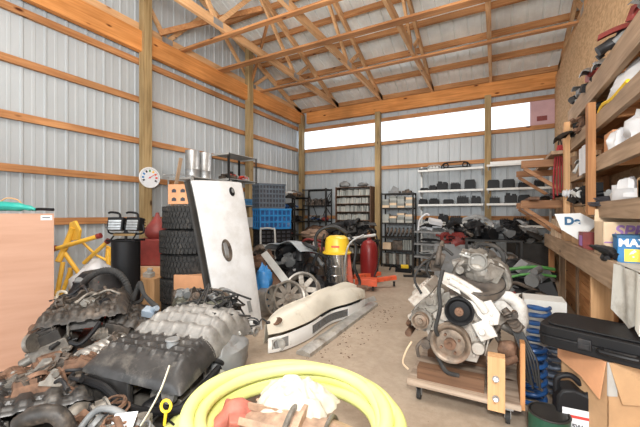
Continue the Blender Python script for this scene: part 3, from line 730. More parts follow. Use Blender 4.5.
# ============================ RIGHT SIDE: TIMBER RACK AND BENCH ============================
RX = .75                                     # front face of the rack
Y0R, Y1R = 1.6, 4.62
t = thing('storage_rack', 'tall rough timber storage rack on the strand board wall above the bench', 'rack', (RX, 3.2, 0))
for (x, y, z0, z1, mm) in ((RX-.071, 4.50, 1.30, 2.3, 'pine_z'), (RX-.071, 3.44, 1.29, 2.2, 'wood_z'), (RX+.26, 4.5, 1.0, 2.4, 'wood_z'), (RX+.26, 3.35, 1.0, 2.4, 'wood_z')):
    m = MB(); m.bx(x-RX-.025, x-RX+.025, y-3.2-.045, y-3.2+.045, z0, z1); m.build('post', mm, t, smooth=False)
for z0, z1, ya, yb in ((2.26, 2.44, 1.3, 4.6), (1.98, 2.10, 1.5, 4.6), (1.64, 1.755, 1.5, 4.6), (1.27, 1.39, 1.5, 3.55)):
    m = MB(); m.bx(-.045, -.005, ya-3.2, yb-3.2, z0, z1); m.build('front_board', 'greywood_y', t, smooth=False)
    m = MB(); m.bx(-.004, .29, ya-3.2, yb-3.2, z1-.06, z1-.04); m.build('shelf_board', 'osb' if z0 > 2 else 'wood_y', t, smooth=False)
    for y in (ya+.1, (ya+yb)/2, yb-.1): m = MB(); m.bx(0, .29, y-3.22, y-3.18, z0-.0, z1-.062); m.build('cross_member', 'wood_x', t, smooth=False)
# steel pole at the near end
m = MB(); m.cyl((0,0,0), (0,0,2.26), .02); single('steel_pole', m, 'dark_steel', 'dark steel pole propping the near end of timber rack', 'pole', loc=(.70, 2.28, 1.0+.0))
# triangular lumber brackets beyond the rack
def bracket(y, z, lb):
    t = thing('lumber_bracket', lb, 'bracket', (.80, y, z), 0, 'timber lumber brackets')
    m = MB(); m.bx(-.52, .0, -.045, -.005, -.045, .045); m.build('arm', 'bracket_x', t, smooth=False)
    m = MB(); m.bx(-.52, .0, .005, .045, -.045, .045); m.build('arm', 'pine_x', t, smooth=False)
    m = MB(); m.beam((-.49,0,-.05), (.0,0,-.42), .045, .04, up=(0,1,0)); m.build('diagonal_strut', 'bracket_x', t, smooth=False)
    m = MB(); m.bx(.0, .045, -.045, .045, -.5, .06); m.build('cleat', 'greywood_z', t, smooth=False)
bracket(5.0, 1.93, 'triangular timber bracket, upper and nearer, left of the red straps'); bracket(6.2, 1.93, 'triangular timber bracket, upper and farther, left of the red straps')
bracket(5.0, 1.42, 'triangular timber bracket, lower and nearer, beyond the bench'); bracket(6.2, 1.42, 'triangular timber bracket, lower and farther, beyond the bench')
m = MB(); m.bx(-.03, .03, -.045, .045, 0, 2.45)
single('rack_post', m, 'greywood_z', 'grey weathered upright carrying the nearer lumber brackets', 'post', 'bracket uprights', (.88, 5.0, 0), smooth=False)
m = MB(); m.bx(-.03, .03, -.045, .045, 0, 2.45); single('rack_post', m, 'greywood_z', 'weathered upright carrying the farther lumber brackets', 'post', None, (.88, 6.2, 0), smooth=False)
m = MB(); m.bx(-.07, .07, -1.1, .9, 0, .04); single('timber_board', m, 'greywood_y', 'long grey board lying across the upper lumber brackets', 'board', loc=(.62, 5.7, 1.977), smooth=False)
m = MB(); m.bx(-.05, .05, -1.0, .9, 0, .035); single('timber_board', m, 'rust', 'reddish brown board lying across the lower lumber brackets', 'board', loc=(.4, 5.7, 1.467), smooth=False)
rr = random.Random(21)
m = MB(); m.tube([(0,-.5,.03), (.03,-.2,.06), (-.02,.1,.05), (.02,.5,.04)], [.02,.045,.04,.04,.02], 8, smooth=4, flat=.6)
tr0 = single('door_trim', m, 'clean_black', 'long black trim strip lying on the lower lumber brackets', 'trim strip', 'black trim strips on the lower brackets', (.58, 5.3, 1.47))
for x, y, r in ((.70, 5.2, .15), (.64, 5.7, -.1)): dup(tr0, (x, y, 1.475), r)
# red ratchet straps hanging
t = thing('ratchet_strap', 'bundle of faded red straps hanging at the end of the timber rack', 'strap', (.66, 4.80, 1.45))
for k in range(5):
    m = MB(); x = (k-2)*.022
    m.tube([(x*.3, 0, .66), (x, .01, .5), (x*1.4, -.01, .25), (x*1.2+.01*rr.uniform(-1,1), .0, .02+.04*k)], .021, 6, smooth=5, flat=.4); m.build('webbing', 'strap_red' if 'strap_red' in MT else mat('strap_red', (.50,.06,.07), .8, 0, .2), t)
m = MB(); m.tube([(-.02,0,.64), (0,0,.74), (.02,0,.64)], .008, 6, smooth=4); m.build('hook', 'dark_steel', t)

# --- stuff on the rack
HW = {50: ('at the near end of the top rack shelf', 12, .9, 'T'), 51: ('near the middle of the top rack shelf', 12, .95, 'T'), 52: ('past the middle of the top rack shelf', 12, .95, 'T'), 53: ('at the far end of the top rack shelf', 9, .95, 'T'),
 77: ('at the far end of the second rack shelf', 8, 1.2, 'T'), 78: ('at the far end of the third rack shelf', 10, .8, None), 79: ('on the weathered board past the rack post', 14, 1.0, None), 80: ('on the low shelf under the workbench', 16, 1.1, None),
 90: ('on the second shelf of the left wall shelving', 12, .9, None), 200: ('on the small dark rack, top shelf near end', 5, .9, None), 201: ('on the small dark rack, top shelf far end', 5, .9, None), 202: ('on the small dark rack, second shelf', 5, .9, None), 203: ('on the small dark rack, third shelf', 5, .9, None), 204: ('on the small dark rack, fourth shelf', 5, .9, None),
 301: ('heaped on the dark table by the bookcase', 26, 2.0, 'T'), 305: ('in front of the brown canvas cover', 14, 1.4, None), 310: ('under the grey fender', 20, 1.9, None), 311: ('beside the white vehicle panel', 12, 1.1, None),
 321: ('on the left of the black steel stand', 22, 1.25, None), 322: ('on the right of the black steel stand', 18, 1.25, None), 323: ('on the lower shelf of the black stand', 14, 1.5, None), 324: ('between the tool cart and black stand', 14, 1.6, None), 325: ('beyond the far end of the workbench', 14, 1.6, None),
 326: ('in the dark heap between engine and workbench', 26, 1.9, None), 327: ('beside the bench leg behind the springs', 14, 1.4, None), 401: ('in the gap between the scrap engines', 26, 1.0, None), 410: ('inside the yellow hose coil', 18, 1.0, None), 411: ('under the left side of the yellow coil', 16, 1.0, None)}
KT = ['trim_strip', 'air_duct', 'rubber_hose', 'headlight', 'trim_strip', 'sensor_housing', 'cable_coil']
def pile(name, seed, n, box, mats, label, cat, loc, rz=0, size=None, grp=None):
    if seed not in HW: return
    wh, n, sz, kk = HW[seed]; heap(seed, n, (box[0], box[1], box[2]*.95), mats, wh, loc, sz, KT if kk else None, rz)
# top shelf
m = MB(); 
def trimfn(u, v):
    return V(((u-.5)*.22+.02*math.sin(9*v), (v-.5)*.95, .10*math.sin(PI*u)+.06*math.sin(7*v+u*3)+.05))
m.sheet(trimfn, 8, 24, .006); single('mirror_housing', m, 'black_plastic', 'long dark moulded car trim piled on the top rack shelf', 'car trim', loc=(.86, 3.3, 2.42))
for k, (y, z, s, mm, lb) in enumerate(((2.55, 2.43, 1.0, 'mid_grey', 'grey wiper arm and trim heap, nearest on the top rack shelf'), (3.0, 2.43, 1.1, 'black_plastic', 'black wiper linkage heap, middle of the top rack shelf'), (3.6, 2.42, 1.0, 'clean_black', 'black plastic trim heap, past the middle of top rack shelf'), (4.2, 2.42, .9, 'black_plastic', 'black plastic trim heap, far end of the top rack shelf'))):
    pile('trim_heap', 50+k, 16, (.09, .2, .13), [mm, 'mid_grey', 'light_grey' if k == 3 else 'dark_red'], lb, 'car parts', (.83, y, z-.02), size=(.06,.2))
# second shelf: white bag with yellow rim, black bag, trim ends
def bagfn(s):
    def f(u, v): return V(((u-.5)*.3, (v-.5)*.85, .17*math.sin(PI*min(max(u,.0),1))**.6*(1-.25*abs(v-.5))+.012*math.sin(23*v+5*u)))
    return f
t = thing('plastic_sack', 'white plastic sack with a yellow edge on the second rack shelf', 'sack', (.845, 3.0, 2.07))
m = MB(); m.blob((0,0,.10), (.125,.42,.13), 31, .28, 3, 24, 14, flatb=True, ridge=False); m.build('sack_body', 'paper_white', t)
m = MB(); m.tube([(-.13,.35,.03), (-.14,.2,.05), (-.135,0,.03), (-.13,-.3,.05)], .014, 6, smooth=4); m.build('yellow_edge', 'vac_yellow', t)
m = MB(); m.blob((0,0,.08), (.10,.16,.11), 8, .5, 4, 18, 12, flatb=True); single('dark_bag', m, 'clean_black', 'crumpled black bag beside the white sack on second shelf', 'bag', loc=(.80, 3.66, 2.06))
pile('trim_heap', 77, 14, (.09, .3, .05), ['clean_black', 'dark_steel', 'rust'], 'dark narrow trim pieces stacked at far end of second shelf', 'car parts', (.8, 4.2, 2.05), size=(.1,.25))
# third shelf
t = thing('plastic_bag', 'stuffed white plastic bag on third rack shelf near the pole', 'bag', (.83, 2.72, 1.715))
m = MB(); m.blob((0,0,.1), (.12,.2,.13), 5, .35, 3, 20, 12, flatb=True); m.build('bag_body', 'paper_white', t)
m = MB(); m.blob((-.02,.27,.08), (.1,.13,.12), 15, .35, 3, 18, 12, flatb=True); single('plastic_bag', m, 'paper_white', 'smaller white plastic bag slumped left of the stuffed one', 'bag', loc=(.83, 2.84, 1.715))
m = MB(); m.bx(-.11,.11,-.11,.11,0,.2); m.mi = 1; m.bx(-.115,-.11,-.09,-.07,.05,.15); single('wooden_box', m, ['card_orange','rust'], 'orange brown wooden box on third rack shelf beside the post', 'box', loc=(.86, 3.26, 1.716), smooth=False)
pile('parts_heap', 78, 18, (.08, .28, .08), ['clean_black', 'light_grey', 'dark_steel'], 'black and silver small parts heaped at far end of third shelf', 'car parts', (.83, 4.05, 1.71), size=(.05,.12))
m = MB(); m.sheet(lambda u, v: V((-.055-.006*math.sin(6*v), (v-.5)*.26, -.19*u*1.3+.1)), 6, 8, .003); single('paper_sheet', m, 'paper_white', 'white paper sheet hanging over the far end of the third shelf board', 'paper', loc=(.735, 3.75, 1.80))
# fourth shelf / above the boxes
m = MB(); m.prism([(-.18,0), (.18,.0), (.2,.17), (-.12,.22)], (0,0,0), (0,1,0), (0,0,1), .012); m.bx(0,.2,-.18,.18,0,.16); single('carton', m, 'cardboard', 'open brown carton on lowest rack shelf near the steel pole', 'box', loc=(.79, 2.62, 1.351), smooth=False)
m = MB(); m.blob((0,0,.09), (.09,.19,.11), 25, .4, 3, 20, 12, flatb=True); single('crumpled_paper', m, 'paper_white', 'crumpled white paper on the lowest rack shelf', 'paper', loc=(.82, 3.05, 1.35))
m = MB()
for k in range(7): m.box((-.0+.01*k, (k-3)*.012, .012+.012*k), (.19, .34, .008), (0, .0, .3+.15*(k % 3)))
single('magazine_stack', m, 'text_dark', 'fanned dark magazines on the lowest rack shelf beside the post', 'magazines', loc=(.80, 3.3, 1.35), smooth=False)
pile('parts_heap', 79, 22, (.10, .4, .07), ['clean_black', 'light_grey', 'dark_steel', 'paper_white'], 'black wiring and small parts on the board past the post', 'car parts', (.80, 3.98, 1.42), size=(.06,.16))
m = MB(); m.bx(-.06, .26, -.55, .5, 0, .03); single('timber_board', m, 'greywood_y', 'weathered board bridging the rack posts above the cartons', 'board', loc=(.80, 4.05, 1.38), smooth=False)
m = MB(); m.bx(-.05,.05,-.06,.06,0,.1); m.bx(-.03,.03,-.09,-.06,.02,.08); single('black_module', m, 'clean_black', 'square black module standing on the weathered board', 'control box', loc=(.76, 3.72, 1.47), smooth=False)

# --- bench
BX = .67
t = thing('workbench', 'rough timber workbench along the strand board wall', 'workbench', (BX, 3.9, 0))
m = MB(); m.bx(0, .37, -1.75, 2.05, .955, .985); m.build('bench_top', 'greywood_y', t, smooth=False)
m = MB(); m.bx(-.04, -.001, -1.75, 2.05, .825, 1.0); m.build('front_rail', 'greywood_y', t, smooth=False)
for y in (5.86, 3.40, 2.25):
    m = MB(); m.bx(.0, .14 if y < 5 else .07, y-3.9-.02, y-3.9+.02, 0, .95); m.build('leg', 'pine_z' if y != 5.86 else 'wood_z', t, smooth=False)
m = MB()
for k in range(6): m.bx(.20, .22, -.32, 1.9, .06+.15*k, .20+.15*k)
m.build('back_planks', 'wood_y', t, smooth=False)
m = MB(); m.bx(.04, .3, -1.6, 1.95, .02, .05); m.build('low_shelf', 'greywood_y', t, smooth=False)
pile('parts_heap', 80, 30, (.09, .5, .18), ['clean_black', 'dark_steel', 'green', 'rust'], 'dark parts and small cans heaped on low shelf under the bench', 'car parts', (BX+.13, 3.0, .05), size=(.06,.16))
# white sheet hanging over the rail
m = MB(); m.sheet(lambda u, v: V((-.012-.02*math.sin(5*v+2)*u-.01*math.sin(14*v), (v-.5)*.42, -.29*u+(.04*math.sin(7*v))*u+.0)), 12, 12, .004); m.sheet(lambda u, v: V((-.012+u*.12, (v-.5)*.42, .006)), 3, 6, .004)
single('white_cloth', m, mat('cloth_stained', (.56,.55,.50), .9, 0, .06, 12, bump=.3, dirt=.4, dirtcol=(.28,.24,.19)), 'stained white cloth hanging over the bench rail below the blue box', 'cloth', loc=(BX-.045, 2.30, 1.008))
# boxes on the bench
def openbox(name, w, d, h, mt, label, loc, rz, flaps=(), th=.006, inner=None):
    t = thing(name, label, 'box', loc, rz)
    m = MB(); m.bx(-w/2, w/2, -d/2, -d/2+th, 0, h); m.bx(-w/2, w/2, d/2-th, d/2, 0, h); m.bx(-w/2, -w/2+th, -d/2, d/2, 0, h); m.bx(w/2-th, w/2, -d/2, d/2, 0, h); m.bx(-w/2, w/2, -d/2, d/2, 0, th)
    m.build('box_body', mt, t, smooth=False)
    for side, ang, L_ in flaps:
        m = MB(); o_, ux, n = {'f': ((-w/2, -d/2, h), (1,0,0), (0,-1,0)), 'b': ((w/2, d/2, h), (-1,0,0), (0,1,0)), 'l': ((-w/2, d/2, h), (0,-1,0), (-1,0,0)), 'r': ((w/2, -d/2, h), (0,1,0), (1,0,0))}[side]
        LL = w if side in 'fb' else d
        uy = V((0,0,1))*math.sin(ang)+V(n)*math.cos(ang)
        m.prism([(0,0), (LL,0), (LL-.01,L_), (.01,L_)], o_, ux, uy, th*.6); m.build('flap', inner or mt, t, smooth=False)
    return t
sb = openbox('shipping_box', .37, .26, .25, 'card_light', 'light brown shipping box with purple printing behind the blue box', (.855, 3.16, .99), -.03, (('b', 1.2, .1),))
text('printing', 'SPEED', 'text_purple', .105, sb, (.02, -.1315, .185), (PI/2, 0, 0), .0012, .003, .2)
m = MB(); m.prism([(0,0), (.36,0), (.34,.014), (.01,.010)], (-.18, -.1305, .10), (1,0,0), (0,0,1), .0015); m.build('printed_stripe', 'text_purple', sb, smooth=False)
db = openbox('parts_box', .34, .34, .20, 'cardboard', 'brown box with a white printed flap hanging over the bench edge', (.86, 4.12, .99), 0, (('b', .6, .12), ('l', 1.0, .1)))
m = MB(); m.prism([(-.36,.10), (-.16,.11), (-.02,.02), (-.17,-.15), (-.31,-.05)], (0, -.185, .205), (1,0,0), (0,.12,1), .004); m.build('white_flap', 'white_paint', db, smooth=False, label='white printed flap')
text('printing', 'De', 'text_blue', .10, db, (-.225, -.199, .235), (PI/2-.1, 0, 0), .0012, .005, 0)
m = MB(); m.prism([(-.05,0), (.22,0), (.2,.13), (.02,.16)], (0, -.165, .205), (1,0,0), (0,.75,.45), .004); m.build('red_flap', 'strap_red', db, smooth=False, label='red printed flap')
m = MB(); m.bx(-.1,.1,-.09,.09,0,.15); m.mi = 1; m.bx(-.102,-.1,-.06,.05,.03,.12); single('small_box', m, ['dark_red','text_purple'], 'small dark red and purple box under the white flap', 'box', loc=(.76, 3.70, .986), smooth=False)
openbox('carton', .24, .3, .27, 'cardboard', 'tall brown carton standing behind the red flap', (.9, 4.32, .986), .1, (('l', 1.3, .12),))
for k, (x, y, h, mm, lb) in enumerate(((.76, 5.5, .24, 'card_light', 'pale wooden block box at far end of the bench'), (.76, 5.15, .29, 'card_light', 'tall pale box second from far end of bench'), (.78, 4.78, .26, 'cardboard', 'brown box third from the far end of bench'))):
    m = MB(); m.bx(-.09,.12,-.13,.13,0,h); m.bx(-.093,.123,-.01,.01,0,h+.002); single('storage_box', m, mm, lb, 'box', loc=(x, y, .986), smooth=False)
# blue box MAX
t = thing('blue_box', 'bright blue box with white and yellow printing on the bench edge', 'box', (.80, 2.80, .986), -.1, sc=.92)
m = MB(); m.bx(-.13,.13,-.09,.09,0,.19); m.build('box_body', 'blue_plastic', t, smooth=False, bev=.006)
m = MB(); m.bx(-.134,.134,-.094,.094,.172,.194); m.build('lid', 'text_blue', t, smooth=False, bev=.004)
text('printing', 'MAX', 'text_white', .07, t, (-.05, -.092, .14), (PI/2, 0, 0), .0012, .003)
m = MB(); m.box((-.05, -.0915, .058), (.09, .002, .085)); m.build('label_patch', 'text_yellow', t, smooth=False)
text('printing', '6', 'text_white', .085, t, (-.05, -.0935, .058), (PI/2, 0, 0), .0012, .004)
# caulking gun / black tool
t = thing('cordless_tool', 'black hand tool lying on the bench edge left of the blue box', 'tool', (.66, 2.93, 1.0), .05)
m = MB(); m.tube([(0,.32,.05), (0,.1,.05), (.0,-.1,.045), (.0,-.2,.03)], [.012,.022,.03,.034,.03,.02], 10, smooth=5); m.build('tool_body', 'clean_black', t)
m = MB(); m.tube([(0,.0,.03), (-.03,-.06,.0), (-.035,-.16,.01)], .018, 8, smooth=4); m.build('handle', 'clean_black', t)
m = MB(); m.cyl((0,.32,.05), (0,.38,.05), .016, .008); m.build('nozzle', 'dark_red', t)

# --- box, case, jug, can and coil springs on the floor
t = thing('open_carton', 'large cardboard box with flaps folded out under the black case', 'box', (.495, 2.16, 0), R_(24))
w_, d_, h_ = .46, .36, .55
m = MB()
for q in ((0, w_, 0, .006), (0, w_, d_-.006, d_), (0, .006, 0, d_), (w_-.006, w_, 0, d_)): m.bx(*q, 0, h_)
m.bx(0, w_, 0, d_, 0, .006); m.build('box_body', 'cardboard', t, smooth=False)
m = MB(); m.prism([(.37,0), (0,0), (.02,-.20), (.16,-.15), (.36,-.13)], (-.012, 0, h_), (0,1,0), (.08,0,1), .005); m.build('flap', 'card_orange', t, smooth=False)
m = MB(); m.prism([(0,0), (w_,0), (w_-.02,-.21), (.05,-.2)], (0, -.006, h_), (1,0,0), (0,.08,1), .005); m.build('flap', 'cardboard', t, smooth=False)
m = MB(); m.bx(-.004, .04, -.0075, -.0, .38, h_); m.build('tape', 'light_grey', t, smooth=False)
t = thing('tool_case', 'closed black plastic tool case lying on the cardboard box', 'case', (.60, 2.30, .556), R_(-21), sc=(1.14,1.08,1.1))
def rr_box(m, w, d, z0, z1, r=.05, inset=0):
    pts = []
    for cx_, cy_, a0 in ((w/2-r, d/2-r, 0), (-w/2+r, d/2-r, PI/2), (-w/2+r, -d/2+r, PI), (w/2-r, -d/2+r, 1.5*PI)):
        for k in range(5): a = a0+k*PI/8; pts.append((cx_+(r-inset)*math.cos(a), cy_+(r-inset)*math.sin(a)))
    m.prism(pts, (0,0,z0), (1,0,0), (0,1,0), z1-z0)
m = MB(); rr_box(m, .62, .34, 0, .05); m.build('lower_shell', 'clean_black', t, bev=.008)
m = MB(); rr_box(m, .62, .34, .056, .105); rr_box(m, .56, .28, .105, .115, .04); m.build('lid', 'clean_black', t, bev=.008)
m = MB(); rr_box(m, .628, .348, .049, .057); m.build('rim', 'black_plastic', t)
for x in (-.12, .12): m = MB(); m.bx(x-.025, x+.025, -.185, -.170, .03, .08); m.bx(x-.02, x+.02, -.19, -.185, .035, .06); m.build('latch', 'black_plastic', t, bev=.002)
m = MB(); m.tube([(-.06,-.17,.05), (-.06,-.21,.05), (.06,-.21,.05), (.06,-.17,.05)], .01, 8, smooth=3); m.build('handle', 'clean_black', t)
# oil jug
p = at(581, 400, 1.87)
t = thing('oil_jug', 'black motor oil jug with a white label in front of the box', 'jug', (p.x-.0, p.y, 0), TH-R_(25))
m = MB(); pr = [(-.12,0), (.12,0), (.125,.02), (.125,.24), (.11,.29), (.06,.31), (.055,.335), (.015,.335), (.01,.305), (-.045,.325), (-.10,.31), (-.125,.27), (-.125,.02)]
m.prism(pr, (0,.065,0), (1,0,0), (0,0,1), .13); m.build('jug_body', 'clean_black', t, bev=.02)
m = MB(); m.tube([(-.115,0,.27), (-.11,0,.35), (-.05,0,.375), (.0,0,.335)], .016, 10, smooth=5); m.build('handle', 'clean_black', t)
m = MB(); m.cyl((.035,0,.33), (.035,0,.365), .03, .028, 20); m.build('cap', 'black_plastic', t)
m = MB(); m.bx(-.10,.05,-.0672,-.0655,.07,.22); m.build('label', 'paper_white', t, smooth=False)
m = MB(); m.bx(-.10,.05,-.0688,-.0674,.07,.10); m.build('label_band', 'blue_plastic', t, smooth=False)
text('printing', '15W 40', 'text_dark', .032, t, (-.02,-.069,.125), (PI/2,0,0), .0008, .001)
m = MB(); m.bx(-.085,.03,-.069,-.0675,.17,.185); m.build('printed_mark', 'text_red', t, smooth=False)
# small green can
p = at(549, 415, 1.86)
t = thing('paint_can', 'small dark green can with silver rim beside the oil jug', 'can', (p.x, p.y, 0), .3)
m = MB(); m.cyl((0,0,0), (0,0,.18), .1, .1, 32); m.build('can_body', 'green_can', t)
m = MB(); m.torus((0,0,.182), (0,0,1), .098, .006, 32); m.lathe([(0,.178), (.085,.178), (.088,.185), (.095,.185)], (0,0,0)); m.build('lid', 'dark_steel', t)
m = MB(); m.prism([(-.03,0), (-.01,.025), (.015,.02), (.03,-.01), (0,-.02)], (-.02,-.099,.13), (1,0,0), (0,0,1), .002); m.build('printed_mark', 'text_white', t, smooth=False)
# coil springs standing
def spring(lb, x, y, r, h, turns, tr, mt, sy=1):
    m = MB(); n = turns*20
    pts = [(r*math.cos(2*PI*k/20), r*math.sin(2*PI*k/20), tr+(h-2*tr)*max(0, min(1, (k-8)/(n-16)))) for k in range(n+1)]
    m.tube(pts, tr, 8); return single('coil_spring', m, mt, lb, 'coil spring', None, (x, y, 0))
p = at(530, 380, 2.27); spring('heavy blue coil spring standing nearest the engine dolly', p.x+.015, p.y, .074, .40, 7, .0145, 'blue_paint')
p = at(552, 370, 2.38); spring('silver blue coil spring standing behind the oil jug', p.x+.03, p.y+.03, .07, .50, 9, .013, mat('blue_worn', (.22,.27,.36), .45, .2, .3, 10))
p = at(541, 350, 2.62); spring('tall blue coil spring at the back of the three', p.x-.01, p.y+.06, .075, .56, 9, .0145, 'blue_paint')
# ============================ V8 ENGINE ON ITS TIMBER DOLLY ============================
t = thing('engine_dolly', 'homemade timber dolly with casters carrying the dirty V8 engine', 'dolly', (-.21, 2.62, 0))
m = MB(); m.bx(-.34, .34, -.31, .33, .115, .15); m.build('deck_board', 'dirtywood_x', t, smooth=False)
for y in (-.22, .18): m = MB(); m.bx(-.28, .14, y-.045, y+.045, .151, .235 if y < 0 else .30); m.build('support_block', 'brownwood_x', t, smooth=False)
m = MB(); m.bx(.16, .255, -.33, -.25, .09, .42); m.prism([(0,0), (.095,0), (.095,.05), (.05,.02), (0,.045)], (.16,-.25,.42), (1,0,0), (0,0,1), .08) if False else None; m.build('upright_block', 'pine_z', t, smooth=False)
m = MB(); m.bx(.335, .36, -.3, .12, .12, .52); m.build('side_board', 'wood_z', t, smooth=False)
for z in (.17, .29): m = MB(); m.cyl((.205, -.335, z), (.205, -.40, z+.025), .012, .012, 8); m.cyl((.205,-.331,z), (.205,-.338,z), .02); m.build('bolt', 'galv', t)
for (x, y) in ((-.27,-.24), (.27,-.26), (-.27,.25), (.27,.25)):
    m = MB(); m.bx(x-.03, x+.03, y-.03, y+.03, .095, .114); m.prism([(-.02,0), (.02,0), (.012,-.06), (-.012,-.06)], (x-.018, y, .095), (0,1,0), (0,0,1), .004); m.prism([(-.02,0), (.02,0), (.012,-.06), (-.012,-.06)], (x+.018, y, .095), (0,1,0), (0,0,1), -.004)
    c = m.build('caster', 'galv', t); m = MB(); m.cyl((x-.013, y, .036), (x+.013, y, .036), .035, seg=20); m.build('wheel', 'black_rubber', c)

# engine: local origin at the crank axis height 0 = deck top, x right, y away from viewer
mat('pulley_rust', (.28,.22,.17), .5, .6, .3, 16, bump=.2, dirt=.35, dirtcol=(.22,.11,.06))
mat('engine_pale', (.62,.57,.50), .5, .25, .2, 10, bump=.3, dirt=.6, dirtcol=(.15,.09,.06), dscale=10)
mat('cover_white', (.62,.60,.56), .45, .05, .08, 8, bump=.15, dirt=.5, dirtcol=(.30,.24,.19), dscale=9)
E = thing('car_engine', 'dirty V8 car engine with pulleys and throttle body on the timber dolly', 'engine', (-.24, 2.46, .30))
def part(nm, mb, mt, par=None, **k): return mb.build(nm, mt, par if par is not None else E, **k)
# block & oil pan
m = MB(); m.prism([(-.13,-.02), (.13,-.02), (.2,.10), (.27,.22), (.14,.34), (-.14,.34), (-.27,.22), (-.2,.10)], (0,.06,.02), (1,0,0), (0,0,1), -.52)
for k in range(6): m.box((-.235, .12+k*.08, .16), (.03,.02,.1), (0,.5,0)); m.box((.235, .12+k*.08, .16), (.03,.02,.1), (0,-.5,0))
part('engine_block', m, 'iron', bev=.01)
# front timing cover
m = MB(); m.prism([(-.12,-.03), (.12,-.03), (.17,.10), (.20,.20), (.10,.33), (.04,.40), (-.08,.40), (-.2,.28), (-.22,.14), (-.16,.05)], (0,.06,.02), (1,0,0), (0,0,1), .045)
for a in range(14):
    an = a*2*PI/14; m.cyl((.165*math.cos(an), .01, .17+.17*math.sin(an)), (.165*math.cos(an), -.0, .17+.17*math.sin(an)), .012, .012, 8)
m.cyl((-.08,.015,.30), (-.08,-.03,.30), .05, .045, 16); m.cyl((.13,.015,.10), (.13,-.03,.10), .045, .04, 16)
for k in range(7): m.tube([(.05+.02*k,.012,.05), (.08+.02*k,.008,.2)], .006, 6)
part('timing_cover', m, 'engine_pale', bev=.004)
# pulleys
def pulley(nm, x, z, r, y, mt, th=.045, hub=True, spokes=0, mt2=None, grooves=4):
    pr = [(0.001, 0), (r*.28, 0), (r*.32, .008), (r*.34, -.004), (r*.72, .006), (r*.78, -.01)]
    m = MB(); prof = [(r*.30,.02), (r*.7,.024), (r*.82,.006), (r*.9,.0), (r, .0)]
    for g in range(grooves): z_ = .004+g*(th-.008)/grooves; prof += [(r, z_), (r*.965, z_+(th-.008)/grooves*.5)]
    prof += [(r, th), (r*.3, th)]
    m.lathe(prof, (x, y, z), (0,1,0), 40)
    o = part(nm, m, mt)
    m = MB(); m.cyl((x,y+.03,z), (x,y-.006,z), r*.30, r*.30, 20); m.cyl((x,y-.006,z), (x,y-.016,z), r*.14, r*.12, 6)
    for s in range(spokes):
        a = s*2*PI/spokes+.5; m.cyl((x+r*.5*math.cos(a), y+.02, z+r*.5*math.sin(a)), (x+r*.5*math.cos(a), y-.002, z+r*.5*math.sin(a)), r*.07, seg=8)
    m.build('hub', mt2 or mt, o); return o
pulley('crank_pulley', -.035, .13, .128, -.11, 'pulley_rust', .06, spokes=4, mt2='rust')
pulley('water_pump_pulley', .02, .35, .092, -.10, 'clean_black', .05, mt2='rust')
pulley('alternator_pulley', -.235, .245, .058, -.09, 'pulley_rust', .045)
m = MB(); m.cyl((-.235,-.045,.245), (-.235,.06,.245), .075, .08, 24)
for k in range(10): a = k*PI/5; m.box((-.235+.078*math.cos(a), 0, .245+.078*math.sin(a)), (.012,.09,.012), (0,-a,0))
m.cyl((-.235,.06,.245), (-.235,.1,.245), .06,.04,20); part('alternator', m, 'dirty_alu')
m = MB(); m.prism([(-.1,-.02),(0,-.04),(.16,.1),(.15,.16),(-.02,.09),(-.08,.03)], (-.20,.0,.30), (1,0,0), (0,0,1), .02); m.box((-.13,-.02,.42), (.05,.03,.14), (0,.5,0)); m.cyl((-.18,-.04,.38), (-.18,.02,.38), .03,.03,12); part('accessory_bracket', m, 'dirty_alu', bev=.003)
# belt tensioner + hoses lower left
m = MB(); m.cyl((-.2,-.06,.08), (-.2,.0,.08), .035, .035, 18); m.box((-.17,-.03,.12), (.05,.03,.1), (0,.4,0)); m.tube([(-.22,-.03,.1), (-.26,-.05,.05), (-.25,-.05,-.02)], .012, 8, smooth=4); part('belt_tensioner', m, 'iron')
m = MB(); m.tube([(-.12,-.07,.02), (-.06,-.12,-.05), (.02,-.1,-.07)], .014, 8, smooth=4); m.tube([(-.17,-.06,.10), (-.1,-.10,.0), (-.04,-.13,-.06)], .010, 8, smooth=4); part('lower_hose', m, 'black_rubber')
m = MB(); m.tube([(-.30,-.05,.08), (-.34,-.06,.0), (-.36,-.06,-.08), (-.32,-.06,-.12)], .007, 6, smooth=5); part('pipe_strap', m, 'card_light')
m = MB(); m.tube([(-.08,-.1,.62), (-.1,-.14,.5), (-.09,-.15,.38), (-.12,-.14,.24), (-.11,-.12,.18)], .013, 8, smooth=5); part('heater_hose', m, 'black_rubber')
# heads & valve covers
for s, mt in ((-1, 'engine_pale'), (1, 'cover_white')):
    n = V((s*.7071, 0, .7071)); ux = V((.7071, 0, -s*.7071))
    m = MB(); c = V((s*.205, .32, .32)); m.box(c, (.19, .50, .10), (0, s*PI/4, 0))
    for k in range(4): m.cyl(V((s*.27,.13+k*.12,.24)), V((s*.36,.13+k*.12,.19)), .032, .026, 12)
    part('cylinder_head', m, 'engine_pale' if s < 0 else 'dirty_alu', bev=.006)
    m = MB(); c = V((s*.268, .30, .385)); m.box(c, (.17, .50, .075), (0, s*PI/4, 0)); 
    m.box(c+n*.04, (.11, .44, .03), (0, s*PI/4, 0), taper=.8)
    for k in range(5): m.cyl(c+n*.03+V((0,-.2+k*.1,0))+V((s*-.05,0,.05))*.9, c+n*.052+V((0,-.2+k*.1,0))+V((s*-.05,0,.05))*.9, .009, seg=8)
    m.cyl(c+n*.05+V((0,-.12,0)), c+n*.09+V((0,-.12,0)), .024, .02, 14)
    part('valve_cover', m, mt, bev=.014)
